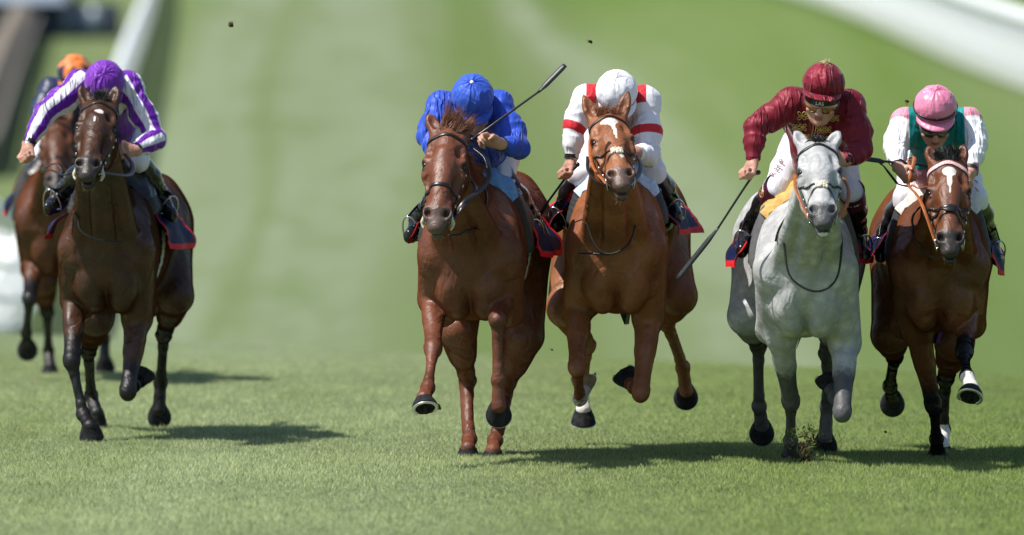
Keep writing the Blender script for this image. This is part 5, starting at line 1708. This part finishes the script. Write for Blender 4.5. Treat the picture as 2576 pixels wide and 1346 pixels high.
def frogging(j, J, G, dc, root, jac, br, B):
    S = Soup()
    def trace(pts, closed=False, r=.0019):
        q = []
        for a, b in pts:
            p = first_hit(G, a, b, dc - .35, dc + .6)
            if p is not None: q.append(p + V(0, -.005, .001))
        if len(q) > 3: S.tube(np.array(q), r, 6)
    def flower(x, y, r, k=4, a0=.78):
        for i in range(k):
            a = a0 + i * math.tau / k
            loop = []
            for t in np.linspace(-1, 1, 15):
                rr = r * (1 - t * t) ** .5 * .95 if False else r * math.cos(t * math.pi / 2) ** .6
                aa = a + t * .62
                loop.append((x + rr * math.cos(aa), y + rr * math.sin(aa)))
            trace(loop)
    rows = [(292, ((2016, 13), (2036, 10), (2087, 11), (2102, 9))), (321, ((2000, 9), (2019, 11), (2063, 11), (2082, 10))), (344, ((2018, 8), (2030, 7), (2066, 8), (2084, 8)))]
    for y, fl in rows:
        for i, (x, r) in enumerate(fl): flower(x, y + (i > 1) * 6, r)
        for (x0, r0), (x1, r1) in ((fl[0], fl[1]), (fl[2], fl[3])):
            o = 6 if x0 > 2050 else 0
            for dy in (-2.5, 2.5):
                trace([(x0 + (x1 - x0) * t, y + o + dy * math.sin(math.pi * t)) for t in np.linspace(0, 1, 9)])
    for x in (2042, 2049):
        trace([(x + 3 * math.sin(t * 5), 304 + 50 * t) for t in np.linspace(0, 1, 24)])
    S.build('frogging', M_gold, jac)
    # lettering down the side of the breeches
    for px, py, word, rot in ((1956, 425, 'R H P', 1.2), (2128, 385, 'R D', .3)):
        p = first_hit(B, px, py, dc - .2, dc + 1.0)
        if p is not None:
            n = B.grad(p[None])[0]
            text_on('lettering', word, p + n * .010, np.cross(V(0, 0, 1), n), n, .045, M_plum, br, rot)

def stripe_leg(j, J, G, dc, root, jac, br, B):
    for px, py in ((2448, 420), (2452, 440), (2454, 460), (2456, 480)):
        p = first_hit(B, px, py, dc - .2, dc + 1.0)
        if p is not None:
            n = B.grad(p[None])[0]
            text_on('lettering', 'I', p + n * .010, np.cross(V(0, 0, 1), n), n, .04, M_plum, br, .5)

M_plum = plain('plum_print', (.20, .02, .05), .6, .3, 0, .1, 40)
S_purple = silk_mat('purple_silk', [(.135, .012, .34), (.74, .74, .78)], .52, .3, .15, 1.15, 0.11)
S_blue = silk_mat('blue_silk', [(.025, .075, .48)], .52, .3, .15, 1.21, 0.10)
S_white = silk_mat('white_red_silk', [(.78, .78, .82), (.56, .02, .03)], .55, .3, .2, .6)
S_maroon = silk_mat('maroon_silk', [(.175, .008, .022)], .52, .3, .15, 1.38, 0.18)
S_pink = silk_mat('white_green_pink_silk', [(.76, .76, .80), (.66, .27, .36), (.005, .27, .27)], .55, .3, .2, .6)
S_navy = silk_mat('navy_silk', [(.018, .024, .075)], .4, .4, .15, .4)
C_purple = silk_mat('purple_cap', [(.17, .03, .38)], .52, .3, .15, 0.92, 0.12)
C_blue = silk_mat('blue_cap', [(.035, .095, .52)], .52, .3, .15, 0.92, 0.12)
C_white = silk_mat('white_cap', [(.78, .79, .83)], .45, .4, .1, .2)
C_maroon = silk_mat('maroon_cap', [(.20, .010, .026)], .52, .3, .15, 1.03, 0.18)
C_pink = silk_mat('pink_cap', [(.70, .22, .36)], .42, .5, .15, .25)
C_orange = silk_mat('orange_cap', [(.80, .22, .05), (.018, .022, .06)], .45, .4, .1, .2, edge=.1)

down = (.05, -.35, -.95)
RIDERS = [
 dict(on='bay_left', seed=101, beta=26, label='jockey in purple silks with white striped sleeves and a purple cap',
   pts=dict(cap=(263, 206, .02), SL=(202, 212, .15), SR=(322, 214, .15), EL=(112, 285, .02), WL=(72, 362, -.08), ER=(392, 350, .05), WR=(340, 377, -.1),
     pelvis=(285, 300, .72), KL=(232, 412, 0.49), AL=(150, 490, 0.69), TL=(122, 522, 0.56), KR=(345, 402, 0.46), AR=(405, 490, 0.64), TR=(432, 540, 0.52)),
   hands=dict(L=dict(d=(.12, -.45, -.88), g=(.75, -.5, .35)), R=dict(d=(-.9, -.3, -.1), g=(.1, -.2, -.95))),
   silk=S_purple, cap_mat=C_purple, mask=mask_purple),
 dict(on='chestnut', seed=102, beta=42, tilt=-4, label='jockey in plain royal blue silks and blue cap holding a whip high',
   pts=dict(cap=(1189, 243, .02), SL=(1112, 268, .15), SR=(1252, 262, .15), EL=(1077, 345, .02), WL=(1110, 410, -.12), ER=(1306, 372, .0), WR=(1257, 362, -.16),
     pelvis=(1222, 345, .68), KL=(1130, 470, 0.49), AL=(1052, 552, 0.74), TL=(1030, 590, 0.64), KR=(1266, 452, 0.48), AR=(1338, 548, 0.69), TR=(1345, 600, 0.56)),
   hands=dict(L=dict(d=(.7, -.4, -.5), g=(.2, -.5, .8)), R=dict(d=(-.86, -.35, .33), g=(-.1, .55, -.8), curl=(45, 100, 150))),
   silk=S_blue, cap_mat=C_blue, button=C_white, boot_top=M_navy),
 dict(on='light_chestnut', seed=103, beta=46, label='jockey in white silks with red braces and armbands under a white cap',
   pts=dict(cap=(1551, 232, .02), SL=(1476, 248, .15), SR=(1622, 250, .15), EL=(1446, 318, .1), WL=(1437, 398, .08), ER=(1632, 392, .02), WR=(1598, 385, -.14),
     pelvis=(1550, 335, .68), KL=(1462, 440, 0.44), AL=(1412, 530, 0.64), TL=(1395, 566, 0.54), KR=(1642, 430, 0.44), AR=(1688, 510, 0.64), TR=(1702, 545, 0.54)),
   hands=dict(L=dict(d=(-.18, -.3, -.93), g=(.4, -.85, .2)), R=dict(d=(-.8, -.5, -.2), g=(.1, -.3, -.9))),
   silk=S_white, cap_mat=C_white, mask=mask_red, tilt=-3),
 dict(on='grey', seed=104, beta=74, tilt=7, yaw=-6, label='jockey in maroon silks with gold braid and a tasselled maroon cap, face in view',
   pts=dict(cap=(2071, 212, -.04), SL=(1990, 258, .10), SR=(2136, 262, .10), EL=(1898, 322, .04), WL=(1894, 400, -.02), ER=(2166, 378, .0), WR=(2124, 402, -.12),
     pelvis=(2052, 372, .62), KL=(1950, 478, 0.44), AL=(1882, 575, 0.74), TL=(1866, 628, 0.62), KR=(2142, 490, 0.44), AR=(2158, 580, 0.74), TR=(2172, 638, 0.62)),
   hands=dict(L=dict(d=(-.20, -.35, -.91), g=(.55, -.8, .15)), R=dict(d=(-.8, -.45, .1), g=(.1, -.3, -.9))),
   silk=S_maroon, cap_mat=C_maroon, tassel=M_cream, goggles=(M_lens_amber, M_frame), gog_text='LAS', gog=(-.032, -.074), boot_top=M_maroon_top, top_at=(-.04, .075), boot_mark=M_gold, extra=frogging, thick=.10, hump=.02, cuff=S_maroon),
 dict(on='bay_right', seed=105, beta=56, label='jockey in white, green and pink silks with a pink cap and goggles',
   pts=dict(cap=(2352, 270, -.04), SL=(2278, 308, .10), SR=(2430, 306, .10), EL=(2252, 372, .0), WL=(2260, 420, -.16), ER=(2454, 362, .0), WR=(2442, 432, -.14),
     pelvis=(2360, 405, .62), KL=(2278, 500, 0.44), AL=(2226, 590, 0.74), TL=(2214, 642, 0.64), KR=(2452, 500, 0.44), AR=(2490, 600, 0.74), TR=(2508, 650, 0.64)),
   hands=dict(L=dict(d=(.42, -.62, -.58), g=(.35, -.25, -.9), thumb=(.8, -.2, -.3)), R=dict(d=(-.5, -.6, -.6), g=(-.4, -.3, -.8))),
   silk=S_pink, cap_mat=C_pink, mask=mask_pink, band=M_frame, goggles=(M_lens_dark, M_frame), gog=(-.03, -.068), thick=.082, extra=stripe_leg),
 dict(on='bay_behind', seed=106, beta=50, label='blurred jockey in navy silks and an orange and navy cap behind the purple rider',
   pts=dict(cap=(187, 183, .0), SL=(132, 226, .15), SR=(238, 226, .15), EL=(100, 285, .02), WL=(112, 345, -.15), ER=(262, 290, .02), WR=(232, 345, -.15),
     pelvis=(180, 290, .7), KL=(95, 420, 0.49), AL=(70, 485, 0.74), TL=(58, 512, 0.64), KR=(222, 420, 0.49), AR=(235, 490, 0.74), TR=(240, 520, 0.64)),
   hands=dict(L=dict(d=(.5, -.5, -.6), g=(.3, -.5, .7)), R=dict(d=(-.5, -.5, -.6), g=(-.3, -.5, .7))),
   silk=S_navy, cap_mat=C_orange, cap_mask=cap_star, grid=.008),
]
WHIPS = [
 ('chestnut', 'black whip raised diagonally in the hand of the blue jockey', [(1188, 352, -.20), (1228, 322, -.21), (1357, 229, -.12), (1421, 164, -.08)]),
 ('light_chestnut', 'black whip pointing down behind the knee of the white and red jockey', [(1452, 414, .04), (1425, 444, .05), (1380, 505, .15), (1352, 552, .22)]),
 ('grey', 'long black whip hanging down and out from the maroon jockey', [(1907, 434, -.02), (1886, 452, -.03), (1805, 575, .0), (1703, 702, .05)]),
 ('bay_right', 'black whip held level across the lap of the pink capped jockey', [(2336, 419, -.12), (2310, 414, -.14), (2222, 406, -.16), (2172, 399, -.16)]),
]
# ------------------------------------------------------------------ build everything
import time as _t
_t0 = _t.time()
build_ground()
build_far()
ONLY = None
for h_ in HORSES:
    if ONLY and h_['key'] not in ONLY: continue
    root_, F_, f_, fr_, Md_, up_ = build_horse(h_)
    build_tack(h_, root_, F_, f_, fr_, Md_, up_)
    print('horse', h_['key'], round(_t.time() - _t0, 1), F_.n)
for j_ in RIDERS:
    if ONLY and j_['on'] not in ONLY: continue
    build_rider(j_); print('rider', round(_t.time() - _t0, 1))
for key_, lab_, pts_ in WHIPS:
    if ONLY and key_ not in ONLY: continue
    build_whip(lab_, pts_, next(q for q in HORSES if q['key'] == key_)['dc'])
build_grass()
build_clods()
print('built', round(_t.time() - _t0, 1))
